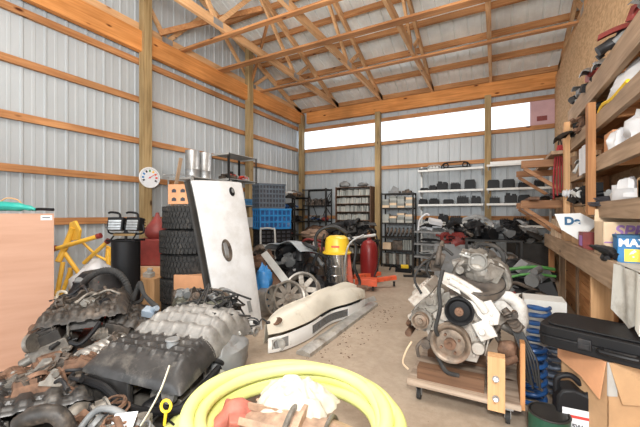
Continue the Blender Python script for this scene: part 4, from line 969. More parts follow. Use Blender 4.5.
# long white arm sweeping across the front of the right bank
m = MB(); m.prism([(-.10,.60), (-.02,.585), (.06,.545), (.14,.50), (.21,.44), (.26,.36), (.25,.29), (.19,.27), (.13,.33), (.09,.40), (.02,.46), (-.06,.50), (-.12,.54)], (0,-.03,0), (1,0,0), (0,0,1), .035)
for x, z in ((-.05,.56), (.06,.50), (.15,.44), (.21,.35), (.19,.30), (-.09,.55)): m.cyl((x,-.06,z), (x,-.078,z), .013, .011, 6)
m.tube([(-.04,-.065,.545), (.05,-.07,.50), (.13,-.07,.43), (.18,-.07,.36)], .026, 10, smooth=4); part('coolant_crossover', m, 'cover_white', bev=.01)
m = MB(); m.tube([(.24,.06,.45), (.31,.05,.45), (.365,.06,.40), (.385,.06,.31), (.37,.07,.22)], [.026,.03,.034,.03,.026], 12, smooth=5, flat=1.3); part('white_duct', m, 'cover_white')
m = MB(); m.box((.17,-.055,.245), (.11,.04,.12), (0,-.5,0)); m.cyl((.155,-.08,.235), (.155,-.1,.235), .024, .024, 6); m.cyl((.21,-.07,.30), (.21,-.09,.30), .014, seg=8); part('engine_mount_plate', m, 'cover_white', bev=.005)
# coil pack / thermostat
m = MB()
for k in range(5): m.cyl((.30+.012*k, -.06-.004*k, .37-.018*k), (.305+.012*k, -.065, .36-.018*k), .032, .032, 16)
m.cyl((.28,-.04,.39), (.38,-.05,.28), .022, .022, 12); m.cyl((.34,-.10,.37), (.34,-.02,.37), .018, seg=10); part('ignition_coil', m, 'iron')
m = MB()
for k in range(6): m.tube([(.33+.01*k,-.04,.26), (.37+.012*k,-.08,.16), (.38+.015*k,-.09,.05+.01*k), (.41+.012*k,-.08,-.02-.02*(k%3))], .007, 6, smooth=5)
part('spark_plug_leads', m, 'wire_black')
m = MB(); m.blob((.30,.0,.12), (.06,.06,.06), 3, .3); m.blob((.24,.0,.03), (.05,.05,.05), 6, .3); m.cyl((.34,-.02,.08), (.28,-.08,.06), .03,.02,12); part('exhaust_flange', m, 'rust')
m = MB()
for k in range(4): m.tube([(-.33,.13+k*.12,.19), (-.37,.15+k*.1,.14), (-.36,.3,.08)], .02, 8, smooth=4)
m.tube([(-.36,.1,.08), (-.36,.5,.08)], .026, 10); part('exhaust_manifold', m, 'rust')
# dark valley cover with gasket rim
m = MB(); m.lathe([(0,.0),(.12,.004),(.15,.02),(.17,.02),(.175,-.02),(.16,-.05)], (.03,.10,.555), (.05,-.35,.95), 30); o = part('valley_cover', m, mat('dark_brown_plastic', (.10,.085,.075), .5, 0, .3, 9, dirt=.4, dirtcol=(.2,.16,.12)), ang=50); o.location = (.09,-.03,-.035)
m = MB(); m.torus((.03,.10,.568), (.05,-.35,.95), .168, .008, 36); part('cover_gasket', m, 'wire_black').location = (.09,-.03,-.035)
# intake plenum with throttle body at the top
m = MB(); m.tube([(-.02,.12,.62), (.0,.2,.68), (.06,.34,.68), (.1,.45,.64)], [.05,.075,.085,.08,.06], 14, smooth=5, flat=.8)
m.box((.0,.19,.66), (.17,.09,.13), (.15,.15,0)); m.box((-.09,.24,.60), (.09,.12,.12), (0,-.3,.1)); m.blob((.06,.17,.60), (.13,.10,.10), 12, .25, 2.5, 22, 14); m.box((.13,.15,.60), (.1,.12,.12), (.2,.4,.1)); m.cyl((-.08,.12,.60), (-.08,.08,.60), .035, .03, 14)
for k in range(4):
    for s in (-1, 1): m.tube([(.05, .16+k*.09, .66), (.05+s*.12, .15+k*.09, .64), (.05+s*.17, .15+k*.09, .54), (.04+s*.15, .14+k*.09, .46)], .026, 8, smooth=4)
part('intake_manifold', m, 'dirty_alu', bev=.004).location = (.09,-.02,0)
m = MB(); m.lathe([(.062,.0),(.062,.012),(.05,.012),(.044,-.05),(.0,-.05)][::-1], (.015,.115,.665), (-.12,-1,.15), 28); m.torus((.015,.102,.667), (-.12,-1,.15), .056, .008, 28)
for k in range(4): a = PI/4+k*PI/2; m.cyl((.015+.075*math.cos(a),.12,.665+.075*math.sin(a)), (.012+.075*math.cos(a),.1,.665+.075*math.sin(a)), .012, seg=8)
tb = part('throttle_body', m, mat('throttle_grey', (.20,.19,.17), .6, .2, .2), bev=.002); tb.location = (.11,-.05,0)
m = MB(); m.lathe([(0,0),(.044,0),(.044,.003),(0,.003)], (.013,.125,.667), (-.12,-1,.15), 24); m.build('throttle_plate', mat('brass', (.26,.17,.08), .8, .0, .2, spec=.1), tb)
m = MB(); m.box((.16,.15,.66), (.055,.36,.014), (-.30,.05,-.95)); m.cyl((.05,.10,.715), (.05,.08,.72), .01, seg=8); part('steel_bracket', m, 'light_grey', bev=.003)
m = MB(); m.tube([(-.20,.1,.52), (-.22,.08,.60), (-.17,.12,.70), (-.14,.16,.66)], .01, 8, smooth=4); m.tube([(-.24,.0,.42), (-.29,.0,.52), (-.25,.05,.62), (-.19,.1,.66), (-.14,.2,.64)], .009, 8, smooth=5)
m.tube([(-.04,.1,.70), (-.1,.12,.74), (-.16,.18,.70), (-.16,.3,.66)], .011, 8, smooth=4); part('fuel_line', m, 'dark_steel')
m = MB(); m.box((-.14,.16,.65), (.06,.06,.1), (.2,.3,.2)); m.cyl((-.15,.12,.62), (-.13,.12,.76), .022, .016, 12); m.box((-.18,.22,.6), (.07,.08,.06), (.3,0,.4)); m.cyl((-.12,.13,.75), (-.12,.17,.79), .02, .014); part('fuel_regulator', m, 'iron', bev=.003)
m = MB(); m.tube([(.02,.2,.74), (.05,.25,.77), (.14,.3,.76), (.2,.28,.70), (.2,.22,.6)], .016, 8, smooth=5)
for k in range(8): m.torus((.0+.015*k,.24,.755-.004*k), (1,0,.1), .022, .005, 14, 6)
part('corrugated_hose', m, 'black_rubber').location = (.08,0,0)
m = MB(); m.cyl((.17,.3,.62), (.17,.18,.6), .045, .04, 18); m.cyl((.22,.2,.55), (.22,.1,.54), .035, .03, 16); m.box((.2,.25,.52), (.1,.12,.08), (.2,.3,.1)); part('sensor_housing', m, 'dirty_alu', bev=.004)
rr = random.Random(3); m = MB()
for k in range(60):
    a = rr.uniform(0, 2*PI); x = rr.uniform(-.2,.2); z = rr.uniform(.03,.44); 
    m.cyl((x, .0, z), (x, -.012, z), .008, .007, 6)
part('cover_bolts', m, 'pulley_rust')
# ============================ LEFT SIDE ============================
# dial thermometer on the post
t = thing('wall_thermometer', 'round white dial thermometer on the treated timber post', 'thermometer', (XL+.232, 3.36, 1.87), 0, rot=(PI/2, 0, PI/2-.15))
m = MB(); m.lathe([(0,0),(.16,0),(.165,.01),(.165,.022),(.155,.026),(.150,.018)], (0,0,0), (0,0,1), 48); m.build('case', 'white_paint', t)
m = MB(); m.lathe([(0,.0181),(.150,.0181),(.150,.0195),(0,.0195)], (0,0,0), (0,0,1), 48); d = m.build('dial', 'paper_white', t)
for a, mt in ((150,'blue_plastic'), (180,'blue_plastic'), (205,'text_dark'), (120,'text_dark'), (90,'green'), (60,'yellow'), (30,'orange_red'), (0,'text_red'), (-28,'text_dark')):
    a = R_(a); m = MB(); m.box((.105*math.cos(a), .105*math.sin(a), .0205), (.035,.028,.0015), (0,0,a)); m.build('dial_mark', mt, t, smooth=False)
m = MB()
for k in range(41):
    a = R_(-40+k*6.5); m.box((.138*math.cos(a), .138*math.sin(a), .0205), (.014,.003,.001), (0,0,a))
m.build('scale', 'text_dark', t, smooth=False)
m = MB(); a = R_(35); m.box((.03*math.cos(a), .03*math.sin(a), .024), (.12,.008,.002), (0,0,a)); m.cyl((0,0,.02), (0,0,.027), .012); m.build('needle', 'text_red', t)

# plywood cabinet with things on top
p = onz(24, 372)
pc = at(54, 213.5, 2.75)
t = thing('plywood_crate', 'tall pale plywood crate standing at the left edge', 'crate', (pc.x, pc.y, 0), R_(71))
m = MB(); m.bx(-1.1, 0, 0, .018, 0, 1.3); m.build('front_panel', None or mat('plywood', (.53,.31,.215), .6, 0, .05, 2.2, (.5,1,5), dirt=.05, dirtcol=(.45,.26,.18), col2=(.43,.235,.15)), t, smooth=False)
m = MB(); m.bx(-1.1, 0, .48, .498, 0, 1.3); m.build('back_panel', 'plywood', t, smooth=False)
m = MB(); m.bx(-.018, -.0, .0185, .4795, 0, 1.3); m.build('side_panel', 'plywood', t, smooth=False)
m = MB(); m.bx(-1.1, -.0185, .0185, .4795, 1.26, 1.278); m.build('top_panel', 'plywood', t, smooth=False)
m = MB(); m.bx(-.085, -.012, -.0015, 0, 1.245, 1.285); m.build('paper_tag', 'paper_white', t, smooth=False)
m = MB(); m.bx(-.075, -.025, -.0022, -.0016, 1.262, 1.270); m.build('printed_mark', 'text_dark', t, smooth=False)
t = thing('leaf_blower', 'teal green garden tool with black handle lying on the plywood crate', 'garden tool', at(14, 211, 2.95), R_(40))
t.location.z = 1.305
m = MB(); m.tube([(-.22,0,.05), (-.1,0,.06), (.08,0,.05), (.17,0,.03)], [.05,.06,.055,.035,.02], 12, smooth=5, flat=.7); m.build('tool_body', 'teal', t)
m = MB(); m.tube([(.14,0,.03), (.2,0,.035), (.31,0,.03)], .013, 8, smooth=3); m.build('handle', 'clean_black', t)
m = MB(); m.tube([(-.12,0,.08), (-.06,0,.13), (.02,0,.12), (.06,0,.08)], .006, 6, smooth=5); m.build('wire_loop', 'pine_x', t)

# yellow folded frame with red caps
FR = at(82, 260, 3.45)
t = thing('folded_frame', 'yellow tubular steel stand with red end caps behind plywood crate', 'stand', (FR.x, FR.y, 0))
def L_(px, py, D=3.45): q = at(px, py, D); return (q.x-FR.x, q.y-FR.y, q.z)
for pts, r in (([L_(52,250,3.3), L_(99,236,3.3)], .022), ([L_(84,263,3.5), L_(108,241,3.4)], .02), ([L_(58,262,3.45), L_(64,250,3.5), L_(73,228,3.5)], .03), ([L_(56,300,3.4), L_(63,262,3.45)], .022), ([L_(60,300,3.5), L_(71,268,3.5)], .02), ([L_(64,252,3.5), L_(80,275,3.5)], .022), ([L_(80,240,3.6), L_(96,255,3.6), L_(110,262,3.6)], .014), ([L_(55,335,3.2), L_(57,290,3.3)], .022), ([L_(74,330,3.6), L_(70,268,3.55)], .022), ([L_(108,250,3.6), L_(112,330,3.6)], .022)):
    m = MB(); m.tube(pts, r, 12); m.build('frame_tube', 'yellow', t)
m = MB(); q = L_(73,232,3.5); m.prism([(-.09,-.1), (.07,-.08), (.09,.02), (.02,.12), (-.05,.1)], q, (1,.2,0), (0,0,1), -.03); m.cyl(V(q)+V((0,-.02,.02)), V(q)+V((0,.03,.02)), .02); m.build('hinge_plate', 'yellow', t, bev=.004)
m = MB(); q = L_(108,254,3.6); m.prism([(-.05,-.08), (.05,-.08), (.05,.06), (-.03,.09)], q, (1,.2,0), (0,0,1), -.03); m.build('foot_plate', 'yellow', t, bev=.004)
for a, b in ((L_(97,236.6,3.3), L_(101,235.4,3.3)), (L_(106.5,242.4,3.4), L_(109,240,3.4)), (L_(52.6,248.8,3.29), L_(56,247.8,3.29))):
    m = MB(); m.cyl(a, b, .027); m.build('end_cap', 'dark_red', t)
# white sack, ivory jug
m = MB(); m.blob((0,0,.35), (.24,.2,.30), 12, .22, 2.2, 26, 18, flatb=False); q = gp(96, 3.45); single('plastic_sack', m, 'paper_white', 'full white plastic sack between yellow stand and the black cylinder', 'sack', loc=(q.x, q.y, .16))
m = MB(); m.bx(-.24,.24,-.2,.2,0,.17); single('low_crate', m, 'clean_black', 'black crate under the white sack', 'crate', loc=(q.x, q.y, 0), smooth=False)
q = gp(62, 2.95); t = thing('plastic_jug', 'cream plastic jug with red cap beside the plywood crate', 'jug', (q.x, q.y, .40), .5)
m = MB(); m.bx(-.09,.09,-.06,.06,0,.16); m.build('jug_body', mat('cream', (.78,.74,.62), .5, 0, .05), t, bev=.02); m = MB(); m.tube([(-.05,0,.15), (-.03,0,.2), (.03,0,.2), (.06,0,.15)], .012, 8, smooth=4); m.build('handle', 'cream', t)
m = MB(); m.cyl((.06,0,.16), (.06,0,.185), .022); m.build('cap', 'dark_red', t)
m = MB(); m.bx(-.2,.2,-.14,.14,0,.4); single('plastic_crate', m, 'black_plastic', 'black crate under the cream jug', 'crate', loc=(q.x, q.y, 0), rz=.5, smooth=False, bev=.01)
# shop vacuum, black lid and red tank
q = gp(97, 3.04); t = thing('shop_vacuum', 'red and black shop vacuum with a thick black hose over it', 'vacuum cleaner', (q.x, q.y, 0), .4, sc=(.95,.95,1))
m = MB(); m.lathe([(.17,.05),(.19,.2),(.21,.5),(.215,.58)], (0,0,0), (0,0,1), 28); m.build('tank', 'red_paint', t)
m = MB(); m.lathe([(.225,.56),(.228,.60),(.20,.64),(.17,.72),(.12,.77),(.001,.79)], (0,0,0), (0,0,1), 28); m.box((-.03,-.12,.70), (.14,.1,.05), (.5,0,0)); m.bx(-.05,.05,-.23,-.20,.5,.6); m.build('lid', 'black_plastic', t)
m = MB(); m.box((-.03,-.155,.715), (.10,.05,.03), (.6,0,0)); m.build('vent_cover', 'mid_grey', t, bev=.004)
m = MB(); m.box((.09,-.11,.71), (.07,.05,.012), (.5,.2,0)); m.build('red_badge', 'dark_red', t)
for a in range(4): an = a*PI/2+.4; m = MB(); m.cyl((.17*math.cos(an)-.012, .17*math.sin(an), .03), (.17*math.cos(an)+.012, .17*math.sin(an), .03), .03); m.build('caster', 'black_rubber', t)
def LV(px, py, D): p_ = at(px, py, D); d_ = V((p_.x-q.x, p_.y-q.y, p_.z)); c_, s_ = math.cos(-.4), math.sin(-.4); return V((d_.x*c_-d_.y*s_, d_.x*s_+d_.y*c_, d_.z))
m = MB(); P = catmull([LV(66,300,2.9), LV(79,288,2.85), LV(90,277,2.7), LV(104,271,2.68), LV(118,273,2.66), LV(128,284,2.66), LV(132,302,2.66), LV(128,322,2.66)], 12)
m.tube(P, [.024 if k % 2 else .028 for k in range(len(P))], 12); m.build('hose', 'black_rubber', t)
m = MB(); m.tube([LV(78,291,2.85), LV(84,286,2.8)], .034, 12); m.build('hose_cuff', 'clean_black', t)

# black cylinder with the work lamp standing on it
q = gp(126, 3.35); m = MB(); m.lathe([(.13,0),(.13,1.02),(.125,1.02),(.125,.02),(0,.02)], (0,0,0), (0,0,1), 36)
single('black_drum', m, 'clean_black', 'tall matt black cylinder standing under the work lamp', 'cylinder', loc=(q.x, q.y, 0))
m = MB(); m.lathe([(.0,0),(.124,0),(.124,.012),(.0,.012)]); single('drum_cover', m, 'dark_steel', 'dark round plate covering the black cylinder', 'cover', loc=(q.x, q.y, 1.006))
t = thing('work_lamp', 'twin head halogen work lamp standing on the black cylinder', 'lamp', (q.x, q.y, 1.019), R_(24), sc=1.12)
m = MB(); m.tube([(-.13,.07,.01), (-.13,-.07,.01), (.13,-.07,.01), (.13,.07,.01)], .009, 8, closed=True); m.tube([(-.1,-.07,.01), (-.1,0,.07), (.1,0,.07), (.1,-.07,.01)], .008, 8); m.cyl((0,0,.0), (0,0,.09), .012); m.build('stand', 'clean_black', t)
m = MB(); m.box((0,-.02,.06), (.2,.02,.02)); m.build('cross_bar', 'brass', t)
for s in (-1, 1):
    m = MB(); m.box((s*.085, 0, .155), (.135,.07,.115), (-.2, 0, s*-.12)); 
    for k in range(4): m.box((s*.085, .05, .12+.025*k), (.12,.05,.006), (-.2,0,0))
    h = m.build('lamp_head', 'clean_black', t, bev=.008)
    m = MB(); m.box((s*.085-.004*s, -.038, .150), (.110,.008,.088), (-.2, 0, s*-.12)); m.build('lens', 'lens', h, bev=.002)
    m = MB()
    for k in range(3): m.box((s*.085, -.052, .125+.025*k), (.13,.004,.004), (-.2,0,s*-.12))
    m.build('wire_guard', 'dark_steel', h)
    m = MB(); m.tube([(s*.085+.03,.0,.21), (s*.085+.02,.0,.25), (s*.085-.05,.0,.262), (s*.085-.08,0,.255)], .010, 8, smooth=4); m.build('handle', 'clean_black', h)
    m = MB(); m.tube([(s*.16,0,.15), (s*.165,0,.08), (s*.085,0,.066), (s*.01,0,.08), (s*.01,0,.15)], .008, 8, smooth=3); m.build('yoke', 'clean_black', h)
# maroon can with funnel top, wooden box below
q = gp(155, 4.25); t = thing('wooden_crate', 'pale wooden crate under the maroon container by the tires', 'crate', (q.x, q.y, 0), .5)
m = MB(); 
for k in range(4): m.bx(-.25,.25,-.2,-.18,.02+k*.16,.16+k*.16)
m.build('front_slats', 'pine_x', t, smooth=False); m = MB(); m.bx(-.25,.25,-.18,.2,0,.64); m.build('crate_body', 'card_light', t, smooth=False)
t = thing('maroon_container', 'maroon red container with a tapering funnel top beside the tires', 'container', (q.x, q.y, .641), .45)
m = MB(); m.box((0,0,.17), (.42,.24,.34)); m.build('tank', 'dark_red', t, bev=.02)
m = MB(); m.lathe([(.10,.0),(.14,.04),(.15,.09),(.13,.15),(.09,.20),(.05,.25),(.025,.30),(.02,.33),(.0,.335)], (.02,.02,.34), (0,0,1), 24); m.build('funnel_top', 'dark_red', t)
m = MB(); m.tube([(.15,-.13,.05), (.2,-.14,.25), (.24,-.1,.42)], .012, 8, smooth=4); m.build('pipe', 'light_grey', t)
m = MB(); m.box((0,0,.03), (.1,.08,.05), (.2,.1,.3)); m.cyl((0,0,.04), (.02,0,.1), .03); q2 = at(149, 277, 3.9); single('small_reel', m, 'light_grey', 'small grey reel on box in front of the maroon container', 'reel', loc=q2)
m = MB(); m.bx(-.14,.14,-.12,.12,0,q2.z-.002); single('wooden_block', m, 'pine_z', 'pale wooden block carrying the small grey reel', 'block', loc=(q2.x, q2.y, 0), rz=.4, smooth=False)

# stack of tires
q = gp(193, 4.02)
def tire():
    m = MB(); r, w = .355, .265
    m.lathe([(.20,-w*.40),(.23,-w*.49),(.30,-w*.5),(.335,-w*.44),(r-.008,-w*.36),(r-.006,0),(r-.008,w*.36),(.335,w*.44),(.30,w*.5),(.23,w*.49),(.20,w*.40),(.21,0)], (0,0,w/2), (0,0,1), 56, closed=True)
    n = 52
    for k in range(n):
        a = 2*PI*k/n
        for z, sk in ((.35,.25), (.12,-.3), (-.12,.3), (-.35,-.25)):
            aa = a+(.06 if z in (.12,-.35) else 0); c = V(((r-.001)*math.cos(aa), (r-.001)*math.sin(aa), w/2+z*w))
            m.box(c, (.014, .030, w*.19), Euler((sk, 0, aa), 'XYZ').to_matrix() if 0 else (Matrix.Rotation(aa, 3, 'Z') @ Matrix.Rotation(sk, 3, 'X')))
    return m
labs = ['lowest tire of the stack behind the white panel', 'second tire up in the stack behind the white panel', 'middle tire of the stack behind the white panel', 'fourth tire up in the stack, below the top one', 'topmost black tire of the stack, carrying the orange box']
T0 = None
for k in range(5):
    loc = (q.x+.02*math.sin(k*2.1), q.y+.015*math.cos(k*3), k*.279+.0005)
    if T0 is None: T0 = single('tire', tire(), 'black_rubber', labs[0], 'tire', 'stacked tires', loc)
    else: dup(T0, loc, .13*k, labs[k])
for o in bpy.data.objects:
    if o.name.startswith('tire') and o.type == 'MESH': o.scale = (1,1,1.04)
m = MB(); m.bx(-.18,.18,-.02,0,0,.16); m.bx(-.18,.18,0,.24,0,.14); q3 = at(190, 290, 3.55); single('cardboard_box', m, 'card_orange', 'orange brown cardboard box on the floor in front of tires', 'box', loc=(q3.x, q3.y, q3.z), rz=.3, smooth=False)
m = MB(); m.bx(-.22,.22,0,.26,0,q3.z-.002); single('wooden_box', m, 'iron', 'dark wooden box underneath the orange cardboard box', 'box', loc=(q3.x, q3.y, 0), rz=.3, smooth=False)
# orange box with hand holes, on the tires
p4 = at(184, 206, 3.98); t = thing('fruit_box', 'orange cardboard box with black hand holes on top of the tire stack', 'box', (p4.x, p4.y, 5*.279+.016), .35)
m = MB(); m.bx(-.13,.13,-.12,.12,0,.23); m.build('box_body', 'card_orange', t, smooth=False)
for x, z in ((-.055,.055), (.055,.055), (-.055,.155), (.055,.155)): m = MB(); m.prism([(-.028,-.02), (.028,-.02), (.028,.01), (.0,.025), (-.028,.01)], (x,-.1215,z), (1,0,0), (0,0,1), -.001 if 0 else .0012); m.build('printed_mark', 'text_dark', t, smooth=False)
# white vehicle panel leaning on the stack
A = onz(221, 343); B = onz(262, 329); TL = at(191, 181, 3.62); TR = at(241, 183, 4.05)
A = V((A.x, A.y, 0)); B = V((B.x, B.y, 0))
t = thing('vehicle_door', 'scuffed white vehicle door panel standing upright before the tire stack', 'vehicle door', A)
ux = (B-A).normalized(); uz = (TL-A).normalized(); nn = ux.cross(uz).normalized()
if nn.dot(V((0,0,CH))-A) < 0: nn = -nn
W = (B-A).length; Ht = (TL-A).length; sk = (TR-B-(TL-A))
def dp(u, v, o=0):     # bilinear over the four corners, bulging outward
    base = A*(1-u)*(1-v)+B*u*(1-v)+TL*(1-u)*v+TR*u*v-A
    r_ = .045
    bulge = .03*math.sin(PI*min(1,max(0,u)))**.5 + .02*math.sin(PI*v)**.5
    return base+nn*(bulge+o)
m = MB(); m.sheet(lambda u, v: dp(u, v), 16, 24, .012); m.build('outer_skin', mat('door_white', (.66,.67,.68), .38, 0, .05, 4, dirt=.5, dirtcol=(.50,.49,.47), dscale=3.2), t, ang=60)
m = MB(); m.sheet(lambda u, v: dp(u*.96+.02, v*.97+.01, -.06), 6, 10, .05); m.build('inner_frame', 'mid_grey', t)
m = MB(); m.tube([dp(0,k/12,-.03)-ux*.03 for k in range(13)], .038, 8, flat=.7); m.build('edge_trim', 'dark_steel', t)
def disc(u, v, a, b, nm, mt, par, o=.012):
    c = dp(u, v, o); m = MB(); m.prism([(a*math.cos(2*PI*k/28), b*math.sin(2*PI*k/28)) for k in range(28)], c-nn*.004, ux, uz, .006 if ux.cross(uz).dot(nn) > 0 else -.006); return m.build(nm, mt, par)
hd = disc(.40, .53, .062, .125, 'handle_recess', 'iron', t, .010)
c = dp(.38,.53,.020); m = MB(); m.prism([(-.03,-.085), (.01,-.09), (.022,0), (.01,.09), (-.03,.08)], c, ux, uz, .01 if ux.cross(uz).dot(nn) > 0 else -.01); m.build('handle', 'mid_grey', hd, bev=.004)
lk = disc(.72, .925, .035, .055, 'lock_cover', 'clean_black', t, .012); disc(.73, .93, .014, .028, 'lock_cylinder', 'mid_grey', lk, .019)
c = dp(.70,.16,.012); m = MB(); m.prism([(-.022,-.06), (.022,-.06), (.022,.06), (-.022,.06)], c, ux, uz, .006 if ux.cross(uz).dot(nn) > 0 else -.006); m.build('slot', 'mid_grey', t)

# pipes on a board behind the panel, with the wooden lath
rk = rack('steel_rack', 'grey rack behind the white panel carrying the duct pipes', 'rack', -4.95, -4.35, 3.75, 4.66, 1.92, [1.90, 1.3, .7, .15], col='light_grey', brace=False)
def duct(r, h):
    m = MB(); m.lathe([(r,0),(r,h*.3),(r+.003,h*.31),(r,h*.32),(r,h),(r-.004,h),(r-.004,.003),(0,.003)], (0,0,0), (0,0,1), 28); m.box((r*.7,-r*.7,h/2), (.012,.012,h), (0,0,.78)); return m
d0 = single('duct_pipe', duct(.115, .46), 'galv', 'left galvanised duct pipe on the rack behind the white panel', 'duct pipe', 'galvanised duct pipes', (-4.55, 3.93, 1.901))
dup(d0, (-4.54, 4.19, 1.901), 1.0, 'right galvanised duct pipe on the rack behind the white panel')
b4 = onz(154, 306); b5 = at(181,158,4.78); m = MB(); m.beam((0,0,.03), b5-b4, .05, .02); single('wooden_lath', m, 'greywood_z', 'long thin grey wooden lath leaning up behind the orange box', 'lath', loc=b4)
m = MB(); m.tube([(0,0,0), (.25,.1,.0), (.5,.2,-.03)], .008, 6); m.blob((0,0,0), (.02,.02,.02), 1, .1); single('metal_rod', m, 'galv', 'thin metal rod hooked on the wall behind the lath', 'rod', loc=at(164,175,5.3))

# black framed shelving with blue boxes
rk = rack('steel_rack', 'black framed grey shelving on the left wall beside the middle post', 'rack', -4.97, -4.48, 4.72, 5.55, 2.46, [2.46, 1.97, 1.47, 1.02, .5, .1], col='dark_steel', brace=False, solid='light_grey')
pile('parts_heap', 90, 20, (.16,.3,.09), ['dark_steel', 'light_grey', 'iron', 'red_paint'], 'grey and red tools heaped on the second shelf of left shelving', 'tools', (-4.72, 5.12, 1.97), size=(.05,.14))
for k, (y, h, mm, lb) in enumerate(((5.35, .13, 'text_blue', 'dark blue case on third shelf of left shelving, far end'), (5.0, .2, 'blue_plastic', 'blue case on third shelf of left shelving, near end'))):
    m = MB(); m.bx(-.15,.15,-.15,.15,0,h); m.bx(.15,.16,-.05,.05,h*.5,h*.7); single('small_case', m, mm, lb, 'case', loc=(-4.68, y, 1.471), smooth=False, bev=.01)
m = MB(); m.bx(-.16,.16,-.16,.16,0,.2); single('carton', m, 'light_grey', 'grey carton on the fourth shelf of left shelving', 'box', loc=(-4.68, 5.3, 1.021), smooth=False)
# crates
def crate(nm, lb, cat, w, d, h, mt, loc, rz, sl=4, holes=6):
    t = thing(nm, lb, cat, loc, rz); th = .012
    m = MB()
    for (x0, x1, y0, y1) in ((-w/2, w/2, -d/2, -d/2+th), (-w/2, w/2, d/2-th, d/2)):
        for k in range(sl+1): z = k*(h-.03)/sl; m.bx(x0, x1, y0, y1, z, z+.03)
        for k in range(holes+1): x = x0+(x1-x0-.025)*k/holes; m.bx(x, x+.025, y0+.001, y1-.001, 0, h)
    for s in (-1, 1):
        xa = s*(w/2-th/2)
        for k in range(sl+1): z = k*(h-.03)/sl; m.bx(xa-th/2, xa+th/2, -d/2, d/2, z, z+.03)
        for k in range(4): y = -d/2+(d-.025)*k/3; m.bx(xa-th/2+.001, xa+th/2-.001, y, y+.025, 0, h)
    m.build('crate_walls', mt, t, smooth=False)
    m = MB(); m.bx(-w/2+th, w/2-th, -d/2+th, d/2-th, 0, .01); m.build('crate_floor', mt, t, smooth=False)
    m = MB(); m.bx(-w/2+.02, w/2-.02, -d/2+.02, d/2-.02, .011, h*.92); m.build('contents', 'text_dark' if mt != 'blue_plastic' else 'blue_paint', t, smooth=False)
    m = MB(); m.bx(-w/2-.008, w/2+.008, -d/2-.008, -d/2, h-.035, h); m.bx(-w/2-.008, w/2+.008, d/2, d/2+.008, h-.035, h); m.bx(-w/2-.008, -w/2, -d/2, d/2, h-.035, h); m.bx(w/2, w/2+.008, -d/2, d/2, h-.035, h); m.build('rim', mt, t, smooth=False)
    return t
q = gp(271, 6.3); yw = R_(58)
m = MB(); m.bx(-.30,.30,-.2,.2,0,.66); m.bx(-.31,.31,-.21,.21,.66,.68); single('low_cabinet', m, 'clean_black', 'black low cabinet at the bottom of the crate stack', 'cabinet', loc=(q.x+.02, q.y, 0), rz=yw, smooth=False)
crate('storage_crate', 'black plastic crate at the bottom under the blue crate', 'crate', .62, .4, .33, 'clean_black', (q.x+.03, q.y, .681), yw)
crate('storage_crate', 'bright blue slotted plastic crate between the grey and black ones', 'crate', .62, .4, .38, 'blue_plastic', (q.x+.02, q.y, 1.012), yw, 3, 7)
crate('storage_crate', 'dark grey slotted plastic crate on top of blue crate', 'crate', .52, .38, .46, 'grey_plastic', (q.x-.03, q.y-.03, 1.393), yw, 5, 8)
# small dark rack beyond the crates with odds and ends
rack('steel_rack', 'small dark rack crowded with odds beyond the blue crate', 'rack', -4.95, -4.42, 6.95, 7.65, 1.75, [1.72, 1.42, 1.1, .75, .4], brace=False)
for k, (y, z, mm, lb) in enumerate(((7.1, 1.721, 'light_grey', 'topmost shelf, near end'), (7.45, 1.721, 'brass', 'topmost shelf, far end'), (7.1, 1.421, 'blue_paint', 'second shelf'), (7.4, 1.101, 'iron', 'third shelf'), (7.1, .751, 'dark_red', 'fourth shelf'))):
    pile('parts_heap', 200+k, 12, (.15,.14,.14), [mm, 'dark_steel', 'iron'], 'heap of odds and ends on the small dark rack, '+lb, 'car parts', (-4.68, y, z), size=(.05,.14))
# ============================ MIDDLE OF THE FLOOR ============================
# yellow topped wet vacuum
q = gp(337, 5.15); t = thing('wet_vacuum', 'yellow topped steel drum vacuum on a black wheeled base', 'vacuum cleaner', (q.x, q.y, 0), .3)
m = MB(); m.lathe([(.15,.22),(.165,.25),(.165,.66),(.17,.68)], (0,0,0), (0,0,1), 32)
for z in (.36, .5): m.torus((0,0,z), (0,0,1), .166, .005, 32, 6)
m.build('steel_drum', mat('chrome', (.72,.73,.74), .18, .95, .05), t)
m = MB(); m.lathe([(.22,.68),(.225,.70),(.20,.715),(.19,.74),(.185,.86),(.17,.92),(.12,.955),(.001,.965)], (0,0,0), (0,0,1), 36); h = m.build('motor_head', 'vac_yellow', t)
m = MB(); m.lathe([(.187,.80),(.189,.80),(.188,.835),(.186,.835)], (0,0,0), (0,0,1), 36, closed=True); m.build('red_band', 'orange_red', h) if False else None
m = MB(); m.box((.0,-.188,.80), (.12,.006,.03)); m.build('red_lettering_patch', 'orange_red', h)
m = MB(); m.lathe([(.0,.05),(.24,.05),(.25,.08),(.24,.2),(.17,.25),(.0,.25)], (0,0,0), (0,0,1), 32); m.build('base', 'clean_black', t)
for a in range(4): an = a*PI/2+.5; m = MB(); m.cyl((.22*math.cos(an)-.015, .22*math.sin(an), .032), (.22*math.cos(an)+.015, .22*math.sin(an), .032), .032); m.build('caster', 'black_rubber', t)
m = MB(); m.tube([(-.16,-.08,.62), (-.27,-.12,.72), (-.32,-.1,.92), (-.22,-.1,1.06), (-.02,-.1,1.10), (.18,-.15,1.0)], .026, 10, smooth=8); m.tube([(-.27,-.1,.72), (-.36,-.1,.5), (-.38,-.05,.2), (-.30,-.12,.05)], .026, 10, smooth=8)
m.tube([(.2,-.12,.98), (.3,-.1,.8), (.28,-.12,.5), (.36,-.1,.25), (.25,-.22,.12), (.0,-.3,.06), (-.2,-.27,.12)], .022, 10, smooth=8); m.build('hose', 'wire_black', t)
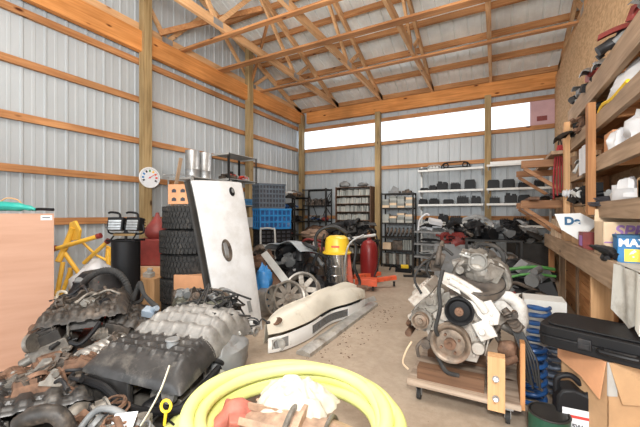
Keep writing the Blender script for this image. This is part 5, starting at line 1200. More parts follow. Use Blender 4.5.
m = MB(); m.tube([(.13,-.15,.3), (.15,-.2,.62), (.22,-.16,.86), (.42,-.1,.98)], .014, 10, smooth=4); m.build('steel_wand', 'galv', t)
m = MB(); m.tube([(-.2,.1,.3), (-.24,.0,.8), (-.2,.0,.98)], .015, 8, smooth=4); m.build('push_bar', 'dark_steel', t)

# red engine hoist with tank
q = gp(364, 5.85)
t = thing('engine_hoist', 'orange red floor hoist with legs on casters and a mast', 'hoist', (q.x, q.y, 0), R_(20))
def hb(a, b, w, h, nm, mt='orange_red', bev=.004): m = MB(); m.beam(a, b, w, h); return m.build(nm, mt, t, bev=bev)
hb((-.05,-.12,.11), (.56,.14,.16), .08, .07, 'leg'); hb((-.25,.2,.13), (.3,.5,.16), .08, .07, 'leg'); 
m = MB(); m.bx(-.15,.22,-.32,-.1,.08,.2); m.build('base_frame', 'orange_red', t, bev=.008)
hb((-.22,-.2,.1), (-.32,-.1,.85), .09, .09, 'mast'); 
m = MB(); m.tube([(-.5,-.16,.90), (-.3,-.14,.86), (0,-.12,.90), (.2,-.1,.93)], .025, 10, smooth=4); m.build('boom', 'light_grey', t)
hb((-.2,-.2,.2), (-.12,-.1,.72), .035, .035, 'ram', 'dark_steel')
for x, y in ((.15,-.26), (.53,.13), (-.12,-.28), (.28,.48)):
    m = MB(); m.cyl((x-.017, y, .035), (x+.017, y, .035), .034, seg=16); m.bx(x-.02,x+.02,y-.01,y+.01,.06,.09); m.build('caster', 'black_rubber', t)
q = gp(369, 6.35); t = thing('gas_cylinder', 'dark red rounded gas cylinder standing behind the hoist', 'cylinder', (q.x, q.y, 0))
m = MB(); m.lathe([(.0,.06),(.15,.06),(.165,.12),(.168,.58),(.155,.68),(.12,.75),(.06,.79),(.04,.80),(.04,.91),(0,.91)], (0,0,0), (0,0,1), 32); m.lathe([(.14,0),(.14,.07),(.13,.07),(.13,0)], (0,0,0), (0,0,1), 24, closed=True); m.build('tank', mat('tank_red', (.26,.02,.02), .35, 0, .1), t)
m = MB(); m.cyl((0,0,.9), (0,0,.98), .02); m.cyl((-.03,0,.96), (.03,0,.96), .012); m.build('valve', 'brass', t)
m = MB(); m.tube([(0,-.02,.95), (.12,-.16,1.0), (.2,-.14,.85), (.25,-.1,.6), (.22,-.15,.3), (.16,-.2,.1), (.2,-.25,.02)], .014, 8, smooth=8); m.build('hose', 'wire_black', t)
# black clutter behind the hoist: a heap of liners on a bench
q = gp(352, 7.2); m = MB(); m.bx(-.5,.5,-.25,.25,.70,.74)
for sx in (-1,1):
    for sy in (-1,1): m.bx(sx*.46-.02, sx*.46+.02, sy*.21-.02, sy*.21+.02, 0, .70)
tb_ = thing('work_table', 'dark low table behind the vacuum heaped with black trim', 'table', (q.x, q.y, 0))
m2 = MB(); m2.bx(-.55,.55,-.25,.25,.70,.74); m2.build('table_top', 'dark_steel', tb_, smooth=False)
for sx in (-1,1):
    for sy in (-1,1): m2 = MB(); m2.bx(sx*.5-.02, sx*.5+.02, sy*.21-.02, sy*.21+.02, 0, .699); m2.build('leg', 'dark_steel', tb_, smooth=False)
pile('trim_heap', 301, 40, (.42,.2,.30), ['clean_black','black_plastic','dark_steel'], 'heap of black plastic trim on the dark table near bookcase', 'car parts', (q.x, q.y, .73), size=(.1,.28))
m = MB(); m.blob((0,0,.12), (.34,.2,.14), 61, .3, 2.5, 22, 12, flatb=True); q = gp(316, 7.35); single('canvas_cover', m, mat('canvas', (.30,.20,.14), .9, 0, .2), 'brown canvas cover draped on box left of the yellow vacuum', 'cover', loc=(q.x, q.y, .70))
m = MB(); m.bx(-.36,.36,-.22,.22,0,.70); single('low_cabinet', m, 'dark_steel', 'dark cabinet under the brown canvas cover', 'cabinet', loc=(q.x, q.y, 0), smooth=False)
pile('parts_heap', 305, 30, (.3,.15,.18), ['iron','dark_red','light_grey','clean_black'], 'heap of red and grey parts before the canvas cover', 'car parts', tuple(at(312,262,6.6)[:2])+(.50,), size=(.08,.2))
q = at(312,262,6.6); m = MB(); m.bx(-.35,.35,-.18,.18,0,.5); single('low_crate', m, 'iron', 'dark brown crate under the red and grey parts', 'crate', loc=(q.x, q.y, 0), smooth=False)

# fenders and liners between crates and bumper
q = gp(292, 5.3)
m = MB(); m.sheet(lambda u, v: V(((u-.5)*.62, (v-.5)*.45, .80+.17*math.sin(PI*(.1+.8*u))-.10*v*v+.03*math.sin(11*u)+.05*u)), 18, 10, .008)
for k in range(len(m.v)): pass
single('car_fender', m, mat('fender_grey', (.33,.36,.38), .35, .1, .1, dirt=.2), 'curved grey car fender lying over the black wheel liners', 'fender', loc=(q.x+.08, q.y-.1, -.12), rz=-.15)
bpy.data.objects['car_fender'].scale = (1.25, 1.2, 1.0)
def arch(r, w, seed):
    m = MB(); m.sheet(lambda u, v: V((r*math.cos(PI*u)*1.0, (v-.5)*w+.03*math.sin(5*u+seed), r*math.sin(PI*u)*(1+.04*math.sin(9*u))+.02*math.sin(12*u)*v)), 20, 8, .006); return m
for k, (px, D, r, w, rz, lb) in enumerate(((283, 5.15, .34, .3, .3, 'black wheel arch liner under the grey fender, left'), (303, 5.2, .36, .34, -.4, 'black wheel arch liner under the grey fender, right'), (315, 5.0, .30, .26, -1.0, 'black wheel arch liner nearest the yellow vacuum'), (291, 5.9, .4, .3, .1, 'large black wheel arch liner at the rear of the heap'))):
    q = gp(px, D); single('wheel_liner', arch(r, w, k), 'black_plastic', lb, 'wheel liner', loc=(q.x, q.y, .02 if k < 3 else .3 if 0 else .02), rz=rz)
q = gp(296, 5.3); pile('parts_heap', 310, 34, (.36,.25,.58), ['clean_black','black_plastic','black_plastic','mid_grey'], 'tangle of black parts filling the liners under the grey fender', 'car parts', (q.x, q.y, .30), size=(.12,.34))
m = MB(); m.bx(-.38,.38,-.26,.26,0,.30); single('plastic_crate', m, 'clean_black', 'long black crate under the grey fender and the loose parts', 'crate', loc=(q.x, q.y, 0), bev=.01)
# rusty thing and blue bag by the panel
q = gp(262, 5.0); pile('parts_heap', 311, 22, (.14,.14,.35), ['rust','iron','rust'], 'rusty brown bracketry standing beside the white panel', 'car parts', (q.x, q.y, .45), size=(.08,.2)); m = MB(); m.bx(-.17,.17,-.17,.17,0,.45); single('low_crate', m, 'iron', 'dark crate under the rusty bracketry', 'crate', loc=(q.x, q.y, 0), smooth=False)
q = gp(264, 4.35); m = MB(); m.blob((0,0,.42), (.10,.10,.20), 70, .35, 3, 18, 14); m.blob((0,0,.14), (.1,.1,.16), 72, .3, 3, 16, 10); single('blue_bag', m, mat('bag_blue', (.05,.26,.62), .4, 0, .15), 'shiny bright blue plastic bag squeezed beside the white panel', 'bag', loc=(q.x, q.y, .0))
# aluminium hand truck frame
q = gp(268, 5.65); t = thing('hand_truck', 'small silver hand truck frame in front of the blue crate', 'hand truck', (q.x, q.y, 0), .2)
m = MB(); m.tube([(-.12,.0,.1), (-.14,.0,.95), (-.10,0,1.04), (.08,0,1.04), (.13,0,.95), (.15,0,.1)], .016, 10, smooth=4); m.build('tube_frame', 'light_grey', t)
m = MB(); m.bx(-.17,.17,-.16,.02,.0,.012); m.bx(-.17,.17,-.0,.012,.0,.14); m.build('toe_plate', 'light_grey', t, smooth=False); m = MB(); m.box((0,.0,.72), (.28,.03,.09)); m.box((0,.0,.45), (.28,.02,.04)); m.build('cross_bar', 'light_grey', t, smooth=False)
# silver trim plank leaning
a = at(264,253,4.75); b = at(290,287,4.35); m = MB(); m.beam((0,0,0), b-a, .10, .03, up=(.5,-.8,.3)); single('trim_plank', m, 'light_grey', 'long silver trim plank slanting down beside the alloy rims', 'trim plank', loc=a, bev=.004)
a2 = at(262,256,4.9); b2 = at(286,300,4.45); m = MB(); m.beam((0,0,0), b2-a2, .13, .03, up=(.5,-.8,.3)); single('trim_plank', m, 'rust', 'brown plank slanting under the silver one', 'trim plank', loc=a2, bev=.004)

# alloy rims
def rim(R0, nsp):
    m = MB(); m.lathe([(R0*.90,-.09),(R0,-.10),(R0*1.02,-.09),(R0*.95,-.06),(R0*.88,.0),(R0*.94,.05),(R0*1.02,.09),(R0,.10),(R0*.93,.095),(R0*.86,.06),(R0*.83,0),(R0*.86,-.05)], (0,0,0), (0,1,0), 44, closed=True)
    m.lathe([(0,-.055),(R0*.22,-.055),(R0*.26,-.03),(R0*.24,0),(0,0)], (0,0,0), (0,1,0), 20)
    for k in range(nsp):
        a = 2*PI*k/nsp; d = V((math.cos(a), 0, math.sin(a))); w_ = V((-math.sin(a), 0, math.cos(a)))
        m.prism([(R0*.2,-R0*.17), (R0*.88,-R0*.13), (R0*.88,R0*.13), (R0*.2,R0*.17)], V((0,-.028,0)), d, w_, .02)
        m.cyl(d*R0*.13+V((0,-.065,0)), d*R0*.13+V((0,-.05,0)), .01, seg=6)
    return m
def rimat(px, py, D, R0, nsp, lb, tilt, yaw):
    q = at(px, py, D); m = rim(R0, nsp)
    return single('alloy_rim', m, 'alloy', lb, 'wheel rim', 'loose wheel rims', (q.x, q.y, max(q.z, R0*math.cos(tilt)*1.02)), rot=(tilt, 0, yaw), ang=40)
mat('alloy', (.42,.385,.34), .4, .45, .2, 9, dirt=.35, dirtcol=(.14,.10,.07))
rimat(303, 290, 4.45, .225, 7, 'largest alloy rim, leaning over behind the white bumper', -.45, TH-.25)
rimat(287, 298, 4.25, .21, 9, 'middle alloy rim tucked left of the largest one', -.35, TH+.5)
rimat(271, 306, 4.2, .19, 8, 'leftmost small rim lying beside the white panel', -.3, TH+1.0)

# white bumper cover on the floor: measured along its length, near edge and far edge of the skin
A = onz(275, 344, .0); A = V((A.x, A.y, 0))
t = thing('car_bumper', 'cream white front bumper cover lying on the concrete floor', 'bumper', A)
def pz(px, py, z): return onz(px, py, z)-A
near = catmull([pz(268,335,.16), pz(286,331,.165), pz(310,321,.17), pz(330,309,.17), pz(350,303,.17), pz(365,297,.15)], 8)
far = catmull([pz(265,325,.20), pz(281,308,.29), pz(308,296,.33), pz(333,286,.34), pz(347,283,.32), pz(363,288,.24)], 8)
NN = len(near)-1
def lerp_(c, u): k = min(NN-1, int(u*NN)); f = u*NN-k; return c[k]*(1-f)+c[k+1]*f
def skin(u, v):
    p = lerp_(near, u)*(1-v)+lerp_(far, u)*v
    p = p.copy(); p.z += .055*math.sin(PI*min(1, v*1.05))+(.018*math.sin(PI*v*2) if u > .5 else 0)+.012*max(0, math.sin(9*u+1))*v
    if .44 < u < .56: p.z += .015*v
    return p
m = MB(); m.sheet(skin, 36, 16, .008); m.build('upper_skin', mat('bumper_cream', (.70,.66,.56), .38, 0, .05, 4, dirt=.22, dirtcol=(.45,.38,.28)), t, ang=50)
m = MB(); m.sheet(lambda u, v: lerp_(far, u)*(1-v)+V((lerp_(far, u).x-.03*v, lerp_(far, u).y+.02*v, .008))*v, 30, 4, .008); m.build('rear_skirt', 'bumper_cream', t)
def front(u, v):     # v 0 at the floor, 1 at the slot below the skin
    p = lerp_(near, u).copy(); lift = .02*math.sin(PI*u); out = (.05*(1-v)+.02*math.sin(PI*v))*(1 if u < .93 else .3)
    d = V((p.x, p.y, 0))+A; d = d.normalized()
    return V((p.x, p.y, .010+v*(.115+lift)))-V((d.x, d.y, 0))*out
for (u0, u1, v0, v1) in ((.0,.06,.0,1), (.06,.26,.0,.22), (.06,.26,.86,1), (.22,.42,.0,1), (.42,.80,.0,.18), (.42,.80,.8,1), (.78,1,.0,1)):
    m = MB(); m.sheet(lambda u, v: front(u0+(u1-u0)*u, v0+(v1-v0)*v), 12, 6, .010); m.build('front_panel', 'white_paint', t)
m = MB(); m.sheet(lambda u, v: front(.06+.16*u, .22+.64*v)+V((.01,.03,0)), 8, 5, .006); m.build('headlamp_recess', 'mid_grey', t)
c = front(.13,.5); m = MB(); m.torus(c, (c+A)*-1, .055, .010, 26, 8); m.blob(c+V((.0,.02,0)), (.05,.02,.045), 3, .08); m.build('fog_lamp_ring', 'light_grey', t)
m = MB()
for k in range(26): u = .42+.38*k/25; m.tube([front(u,.18)+V((0,.012,0)), front(u,.8)+V((0,.012,0))], .0032, 6)
for k in range(5): m.tube([front(.42+.38*j/10, .25+.12*k)+V((0,.012,0)) for j in range(11)], .0032, 6)
m.build('grille', 'mid_grey', t)
m = MB(); m.tube([lerp_(near, .5+.05*k)+V((0,.015,-.022)) for k in range(9)], .013, 8); m.build('dark_slot', 'clean_black', t)
c = skin(.13,.30); m = MB(); m.lathe([(0,.004),(.040,.006),(.048,.012),(.055,.0)], c+V((0,0,.006)), (-.1,-.45,1), 26); m.build('marker_lamp', 'rust', t)
m = MB(); m.box(skin(.97,.6)+V((.0,.0,.02)), (.16,.12,.012), (.2,.1,.4)); m.build('bracket_tab', 'rust', t)
# silver grille strip and grey sill strip beside it
a = onz(303, 356, .0); b = onz(373, 305, .0); a = V((a.x,a.y,0)); b = V((b.x,b.y,0)); d = b-a; Ls = d.length
m = MB(); m.prism([(-.075,0), (.075,0), (.07,.03), (.0,.05), (-.07,.03)], (0,0,.002), (0,1,0), (0,0,1), Ls)
single('sill_strip', m, 'sill' if 'sill' in MT else mat('sill', (.50,.49,.46), .3, .4, .2, dirt=.3), 'long grey metal sill strip on the floor beside the bumper', 'sill strip', loc=a, rz=math.atan2(d.y, d.x))
m = MB(); m.prism([(-.02,0), (.05,0), (.05,.05), (.02,.06)], (0,0,.002), (0,1,0), (0,0,1), .5); q = onz(352, 308); single('trim_strip', m, 'light_grey', 'short silver strip lying off the bumper far end', 'trim strip', loc=(q.x+.05, q.y+.05, 0), rz=math.atan2(d.y, d.x)-.2)
# leaves and rust flakes on the floor
m = MB(); rr = random.Random(8)
for k in range(130):
    f = rr.random(); p_ = a+d*f+V((rr.uniform(.02,.40), rr.uniform(-.25,.15), .0015)); s_ = rr.uniform(.006,.02)
    m.box(p_, (s_, s_*rr.uniform(.3,1), .002), (0,0,rr.uniform(0,3)))
o = m.build('floor_debris', 'rust', None, smooth=False); tag(o, 'brown crumbs and leaf scraps scattered beside the sill strip', 'debris', None, 'stuff')

# heap of parts on a stand behind the V8 engine
q = gp(492, 5.1); t = thing('work_table', 'black steel stand crowded with parts beyond the V8 engine', 'table', (q.x, q.y, 0), .1)
m = MB(); m.bx(-.38,.38,-.22,.22,.88,.91); m.bx(-.38,.38,-.22,.22,.45,.47); m.build('stand_top', 'dark_steel', t, smooth=False)
for sx in (-1,1):
    for sy in (-1,1): m = MB(); m.bx(sx*.36-.015, sx*.36+.015, sy*.2-.015, sy*.2+.015, 0, .88); m.build('leg', 'dark_steel', t, smooth=False)
pile('parts_heap', 321, 46, (.17,.16,.36), ['clean_black','clean_black','mid_grey','iron','dark_steel'], 'left heap of black and silver pulleys on the black steel stand', 'car parts', (q.x-.18, q.y, .90), size=(.07,.2))
pile('parts_heap', 322, 40, (.17,.16,.26), ['clean_black','clean_black','mid_grey','dark_steel'], 'right heap of black and white parts on the black steel stand', 'car parts', (q.x+.2, q.y, .90), size=(.07,.2))
pile('parts_heap', 323, 40, (.3,.16,.3), ['clean_black','iron','dark_steel','mid_grey'], 'dark parts on the lower shelf of the black steel stand', 'car parts', (q.x, q.y, .47), size=(.08,.2))
for (px, py, D, mm, lb, h, se) in ((455, 236, 6.4, ['clean_black','dark_red','mid_grey'], 'black and red parts heap between the tool cart and black stand', .3, 324), (527, 240, 6.6, ['clean_black','dark_steel','mid_grey'], 'dark parts heap far beyond the workbench end', .25, 325)):
    q = at(px, py, D); m = MB(); m.bx(-.35,.35,-.2,.2,0,.72); single('low_cabinet', m, 'mid_grey' if se == 324 else 'dark_steel', 'low cabinet under the '+lb, 'cabinet', loc=(q.x, q.y, 0), smooth=False)
    pile('parts_heap', se, 34, (.28,.14,h), mm, lb, 'car parts', (q.x, q.y, .72), size=(.1,.24))
q = gp(527, 4.3)
pile('parts_heap', 326, 60, (.22,.5,.32), ['clean_black','iron','dark_steel','mid_grey'], '', 'car parts', (q.x, q.y, .27), size=(.1,.28))
m = MB(); m.bx(-.24,.24,-.5,.5,0,.27); single('plastic_crate', m, 'black_plastic', 'long black crate holding the dark heap beside the workbench', 'crate', loc=(q.x, q.y, 0), bev=.01)
m = MB(); m.tube([(-.3,-.2,.5), (-.1,-.25,.56), (.1,-.2,.58), (.28,-.1,.55)], .02, 8, smooth=5); m.tube([(-.25,-.25,.42), (0,-.28,.5), (.28,-.2,.48)], .016, 8, smooth=5); single('green_hose', m, 'green', 'dark green hose draped over the tall dark heap', 'hose', loc=(q.x, q.y, .06))
q = gp(541, 3.3); pile('parts_heap', 327, 40, (.12,.3,.2), ['clean_black','iron','dark_red','white_paint'], 'dark heap of parts beside bench leg behind coil springs', 'car parts', (q.x-.1, q.y, .22), size=(.08,.2))
m = MB(); m.bx(-.13,.13,-.3,.3,0,.22); single('plastic_crate', m, 'iron', 'dark crate beside bench leg behind the coil springs', 'crate', loc=(q.x-.1, q.y, 0), bev=.01)
m = MB(); m.bx(-.15,.15,-.12,.12,0,.56); q = gp(546, 2.9); single('white_box', m, 'white_shelf', 'plain white box standing behind the coil springs', 'box', loc=(q.x-.02, q.y, 0), smooth=False)
# ============================ FOREGROUND: SCRAP ENGINES AND HOSE ============================
mat('plas_dark', (.04,.038,.037), .36, .1, .3, 10, bump=.15, dirt=.3, dirtcol=(.16,.145,.125), dscale=7)
mat('plas_brown', (.045,.038,.032), .5, .1, .4, 12, bump=.3, dirt=.35, dirtcol=(.17,.13,.10), dscale=9)
mat('manifold', (.40,.385,.36), .38, .5, .2, 12, bump=.2, dirt=.4, dirtcol=(.16,.13,.11), dscale=8)
def jb(rr, m, c, a):
    """one small casting, fitting, clip or bolt head"""
    q = rr.random(); c = V(c); r3 = (rr.uniform(-.6,.6), rr.uniform(-.6,.6), rr.uniform(0,3))
    if q < .35: m.box(c, (a, a*rr.uniform(.4,.9), a*rr.uniform(.3,.8)), r3)
    elif q < .6: d = V((rr.uniform(-1,1), rr.uniform(-1,1), rr.uniform(-1,1))).normalized()*a*.6; m.cyl(c-d, c+d, a*.28, a*.24, 12); m.cyl(c+d, c+d*1.15, a*.34, a*.34, 12)
    elif q < .8: m.torus(c, (rr.uniform(-1,1), rr.uniform(-1,1), rr.uniform(-1,1)), a*.4, a*.11, 14, 6)
    else: m.blob(c, (a*.5, a*.4, a*.35), rr.randrange(99), .3, 2.5, 10, 7)
def wires(rr, m, box, n, r, span=.3):
    for k in range(n):
        p = V((rr.uniform(-box[0], box[0]), rr.uniform(-box[1], box[1]), rr.uniform(box[2]*.6, box[2]*1.1))); pts = [p]
        for j in range(4): p = p+V((rr.uniform(-1,1), rr.uniform(-1,1), rr.uniform(-.35,.3)))*span*.45; p.z = max(.05, p.z); pts.append(p)
        m.tube(pts, r*rr.uniform(.7,1.3), 6, smooth=5)
def scrap(label, loc, rz, W, L, H, seed, top='cover', cm='plas_dark', bm='dirty_alu', wn=6, rot=None, fit=26):
    rr = random.Random(seed); t = thing('scrap_engine', label, 'engine', loc, rz, rot=rot)
    m = MB(); m.prism([(-W*.30,0), (W*.30,0), (W*.42,H*.35), (W*.46,H*.62), (-W*.46,H*.62), (-W*.42,H*.35)], (0,L/2,0), (1,0,0), (0,0,1), L)
    for k in range(7):
        y = -L/2+.06+k*(L-.12)/6
        for s in (-1,1): m.box((s*W*.45, y, H*.45), (.03,.025,H*.3)); 
    m.build('engine_block', bm, t, bev=.008)
    m = MB()
    for s in (-1,1):
        m.box((s*W*.30, 0, H*.72), (W*.36, L*.92, H*.16), (0, s*.35, 0))
        for k in range(5): m.cyl((s*W*.45, -L*.38+k*L*.19, H*.66), (s*W*.58, -L*.38+k*L*.19, H*.6), .03, .026, 12)
    m.build('cylinder_head', 'dirty_alu', t, bev=.006)
    for s in (-1,1):
        m = MB(); c = V((s*W*.34, 0, H*.84)); m.box(c, (W*.28, L*.90, H*.13), (0, s*.35, 0))
        R3 = Euler((0, s*.35, 0)).to_matrix()
        nr = 9
        for k in range(nr): m.box(c+R3 @ V((0, -L*.42+k*L*.84/(nr-1), H*.07)), (W*.25, .012, H*.05), (0, s*.35, 0))
        for k in (-1,1): m.box(c+R3 @ V((k*W*.1, 0, H*.07)), (.012, L*.86, H*.05), (0, s*.35, 0))
        for k in range(6): m.cyl(c+R3 @ V((s*W*.13, -L*.4+k*L*.16, 0)), c+R3 @ V((s*W*.13, -L*.4+k*L*.16, H*.09)), .009, seg=8)
        m.build('valve_cover', cm, t, bev=.005)
    if top == 'runners':
        m = MB()
        for k in range(6):
            y = -L*.34+k*L*.135
            for s in (-1,1): m.tube([(s*W*.02, y, H*.98), (s*W*.16, y+.01, H*1.10), (s*W*.30, y+.01, H*1.06), (s*W*.36, y, H*.90)], .036, 12, smooth=5)
            for w2 in (-.25,-.12,.0,.12,.25): m.torus((w2*W*1.1, y, H*(1.08-abs(w2)*.18)), (1,0,-w2*1.2), .040, .006, 18, 6)
        m.tube([(0,-L*.42,H*.98), (0,L*.42,H*1.0)], .055, 14); m.build('intake_manifold', 'manifold', t, ang=50)
    elif top == 'cover':
        m = MB(); m.box((0,0,H*.96), (W*.34, L*.78, H*.14), taper=.85)
        for i in range(7): m.box((0, -L*.34+i*L*.113, H*1.04), (W*.30,.014,H*.05))
        for i in range(3): m.box((-W*.1+i*W*.1, 0, H*1.04), (.014,L*.70,H*.05))
        m.build('intake_cover', cm, t, bev=.006)
    for k in range(fit):
        face = rr.randrange(4); u = rr.uniform(-1,1); z = rr.uniform(.15,.85)*H
        c = [(u*W*.5, -L*.5, z), (u*W*.5, L*.5, z), (-W*.5, u*L*.5, z), (W*.5, u*L*.5, z)][face]
        mt = rr.choice(('dirty_alu','dirty_alu','iron','black_plastic','rust','cast_alu'))
        o = small(rr.choice(('alternator','pulley','bracket','sensor_housing','rubber_hose','starter_motor','throttle_body','brake_caliper')), mt, t)
        o.location = c; o.rotation_euler = (rr.uniform(-1,1), rr.uniform(-1,1), rr.uniform(0,6)); o.scale = (rr.uniform(.6,1.15),)*3
    m = MB()
    for k in range(30): 
        s = rr.choice((-1,1)); x = s*W*rr.uniform(.12,.5); y = rr.uniform(-.46,.46)*L; m.cyl((x,y,H*.74), (x,y,H*(.97 if abs(x) < W*.3 else .88)), .008, seg=6)
    m.build('cover_bolts', 'dirty_alu', t)['kind'] = 'stuff'
    for k in range(wn):
        m = MB(); wires(rr, m, (W*.45, L*.45, H), 1, .007, .22); m.build('wire', 'wire_black', t)
    for k in range(3):
        m = MB(); wires(rr, m, (W*.45, L*.45, H*.95), 1, .015, .2); m.build('rubber_hose', 'black_rubber', t)
    return t
# the long V6 with the ribbed silver manifold
E1 = scrap('long scrap engine with dusty ribbed plastic manifold, left of the yellow hose', (-1.70, 1.38, .0), R_(14), .50, .70, .50, 41, 'none', 'plas_dark', wn=4)
def dome(u, v):      # u across, v from the near edge to the far one
    x = (u-.5)*.60; y = (v-.5)*.80
    e = min(1, 9*u, 9*(1-u))*min(1, 7*v, 7*(1-v)); z = .05+.10*e**.5
    if v > .38:
        k = (v-.38)/.62; z += .07*math.sin(PI*k)*math.sin(PI*u)**.6+.030*abs(math.sin(PI*5*k))*(1 if .06 < u < .94 else 0)
        if min(abs((u*6) % 1), 1-abs((u*6) % 1)) < .08 and .08 < u < .92: z += .010
    else:
        z -= .05*(1-v/.38)*u
        if min((u*7) % 1, 1-(u*7) % 1) < .10 or min((v*13) % 1, 1-(v*13) % 1) < .10: z += .014*(e > .9)
    return V((x, y, z))
m = MB(); m.sheet(lambda u, v: dome(u, .36+.64*v)+V((0,0,.44)), 64, 70, .006); mt_ = mat('manifold_dust', (.25,.24,.225), .45, .15, .25, 10, bump=.15, dirt=.45, dirtcol=(.11,.10,.09), dscale=6)
m.build('intake_manifold', mt_, E1, ang=70)
m = MB(); m.sheet(lambda u, v: dome(u, .38*v)+V((0,0,.44)), 64, 34, .006); m.build('gridded_cover', 'plas_dark', E1, ang=70)
m = MB(); m.bx(-.29,.0,-.395,-.36,.20,.48); m.box((-.29,-.2,.34), (.03,.36,.27)); m.build('cover_side', 'plas_dark', E1, bev=.01)
P_ = [V((-.30,-.30,.47)), V((-.28,-.40,.46)), V((-.12,-.42,.44)), V((.0,-.43,.38)), V((.12,-.43,.36)), V((.28,-.42,.38)), V((.32,-.36,.40)), V((.32,-.1,.44))]
m = MB(); m.tube(P_, .020, 10, smooth=5); m.build('cover_rim', 'clean_black', E1)
m = MB(); m.cyl((.10,-.20,.57), (.10,-.20,.62), .035, .03, 18); m.torus((.10,-.20,.615), (0,0,1), .032, .006); m.build('filler_neck', 'mid_grey', E1)
m = MB(); m.blob((.27,.10,.42), (.10,.17,.12), 44, .22, 1.8, 22, 14); m.build('dark_canister', 'mid_grey', E1)
m = MB(); m.lathe([(.0,0),(.045,0),(.06,.015),(.07,.015),(.075,.05),(.0,.05)], (.30,-.12,.36), (.8,-.6,.3), 24); m.build('throttle_body', 'cast_alu', E1)
# thick black tray in front of it
m = MB(); m.box((0,0,.15), (.42,.20,.30), taper=1.1); m.bx(-.24,.24,-.12,.12,.29,.31); single('parts_tub', m, 'plas_brown', 'dark grimy plastic tub in front of the gridded cover', 'tub', loc=(-1.70, .80, 0), rz=.1, bev=.02)
# the dark ribbed engine by the plywood
E2 = scrap('dark grimy scrap engine with black ribbed covers beside the plywood crate', (-2.62, 1.34, 0), R_(55), .56, .64, .60, 42, 'cover', 'plas_brown', 'iron')
# the one behind, with the green grey cover
E3 = scrap('scrap engine with flat greenish black covers in front of tires', (-2.30, 2.10, 0), R_(48), .48, .56, .52, 43, 'cover', mat('plas_olive', (.075,.078,.06), .45, .1, .4, 9, dirt=.55, dirtcol=(.20,.20,.15)), wn=10)
# lower left corner castings
E4 = scrap('scrap gearbox with dark flat housing at the bottom left corner', (-2.02, .80, -.02+.02), R_(66), .46, .50, .40, 45, 'cover', 'plas_dark', 'dirty_alu')
E5 = scrap('half hidden scrap engine between the crate and the gridded cover', (-2.12, 1.22, 0), R_(20), .40, .40, .42, 46, 'runners', 'plas_brown', 'rust')
E6 = scrap('low scrap engine under black pipe at the bottom edge', (-1.36, .72, 0), R_(10), .40, .34, .36, 47, 'cover', 'plas_dark', 'dirty_alu')
# broad ribbed covers on the two rear engines
def ribplate(w, l, seed, bars=6, cross=7, h=.05):
    rr_ = random.Random(seed); off = [rr_.uniform(-.03,.03) for _ in range(cross)]; cut = [rr_.uniform(.2,.9) for _ in range(cross)]
    def f(u, v):
        e = min(1, 10*u, 10*(1-u))*min(1, 10*v, 10*(1-v)); z = .015+h*e**.5
        a = abs(((u*bars) % 1)-.5)*2
        if a < .45: z += .010
        for k in range(cross):
            if abs(v-(k+.5)/cross-off[k]) < .022 and u < cut[k]: z += .011; break
        if a > .75 and .3 < ((v*cross) % 1) < .7: z -= .014
        return V(((u-.5)*w, (v-.5)*l, z))
    m = MB(); m.sheet(f, bars*9, 72, .006); return m
o = ribplate(.50, .66, 5).build('ribbed_cover', 'plas_brown', E2, ang=50); o.location = (.0, .0, .60); o.rotation_euler = (.03, -.07, 0)
o = ribplate(.22, .60, 8, 3, 9).build('ribbed_cover', 'plas_brown', E2, ang=50); o.location = (.27, -.02, .50); o.rotation_euler = (0, .5, 0)
o = ribplate(.48, .58, 6, 4, 5, .03).build('ribbed_cover', 'plas_olive', E3, ang=50); o.location = (.0, .0, .525)
o = ribplate(.42, .44, 9, 4, 4, .03).build('ribbed_cover', 'plas_dark', E4, ang=50); o.location = (.0, .0, .40); o.rotation_euler = (0, .12, 0)
# loose bits on the pile
m = MB(); m.tube([(-.14,0,0), (-.05,.0,.05), (.06,.02,.05), (.12,.03,-.02), (.13,.03,-.10)], [.05,.055,.05,.05,.055], 14, smooth=6); single('intake_elbow', m, 'plas_brown', 'dark brown plastic intake elbow at the bottom of the pile', 'car part', loc=at(42, 424, 1.32), rz=TH)
bpy.data.objects['intake_elbow'].scale = (.66,.66,.66)
m = MB(); m.tube([(0,0,0), (.03,.02,.06), (.05,.05,.13), (.03,.10,.19)], .008, 8, smooth=5, flat=.4); single('webbing_strap', m, 'cream', 'cream webbing strap standing up from the low scrap engine', 'strap', loc=at(141, 425, 1.25))
m = MB(); m.torus((0,0,.02), (.3,-1,.2), .022, .006, 20); m.tube([(0,0,0), (-.01,0,-.06)], .006, 8); single('dipstick', m, 'vac_yellow', 'yellow ring of an engine dipstick near the coiled hose', 'dipstick', loc=at(166, 411, 1.35))
m = MB(); m.prism([(-.05,-.04), (.05,-.04), (.045,.05), (-.05,.03)], (0,0,0), (1,.3,0), (0,.5,1), .002); single('paper_tag', m, 'paper_white', 'small white paper tag among the scrap at the bottom', 'tag', loc=at(123, 424, 1.3), smooth=False)
m = MB(); m.tube([at(70,342,1.9)-at(70,342,1.9), at(80,344,1.9)-at(70,342,1.9), at(92,333,1.95)-at(70,342,1.9), at(100,322,2.0)-at(70,342,1.9)], .013, 10, smooth=5); single('black_pipe', m, 'clean_black', 'bent thin black pipe lying across the dark ribbed engine', 'pipe', loc=at(70,342,1.9))
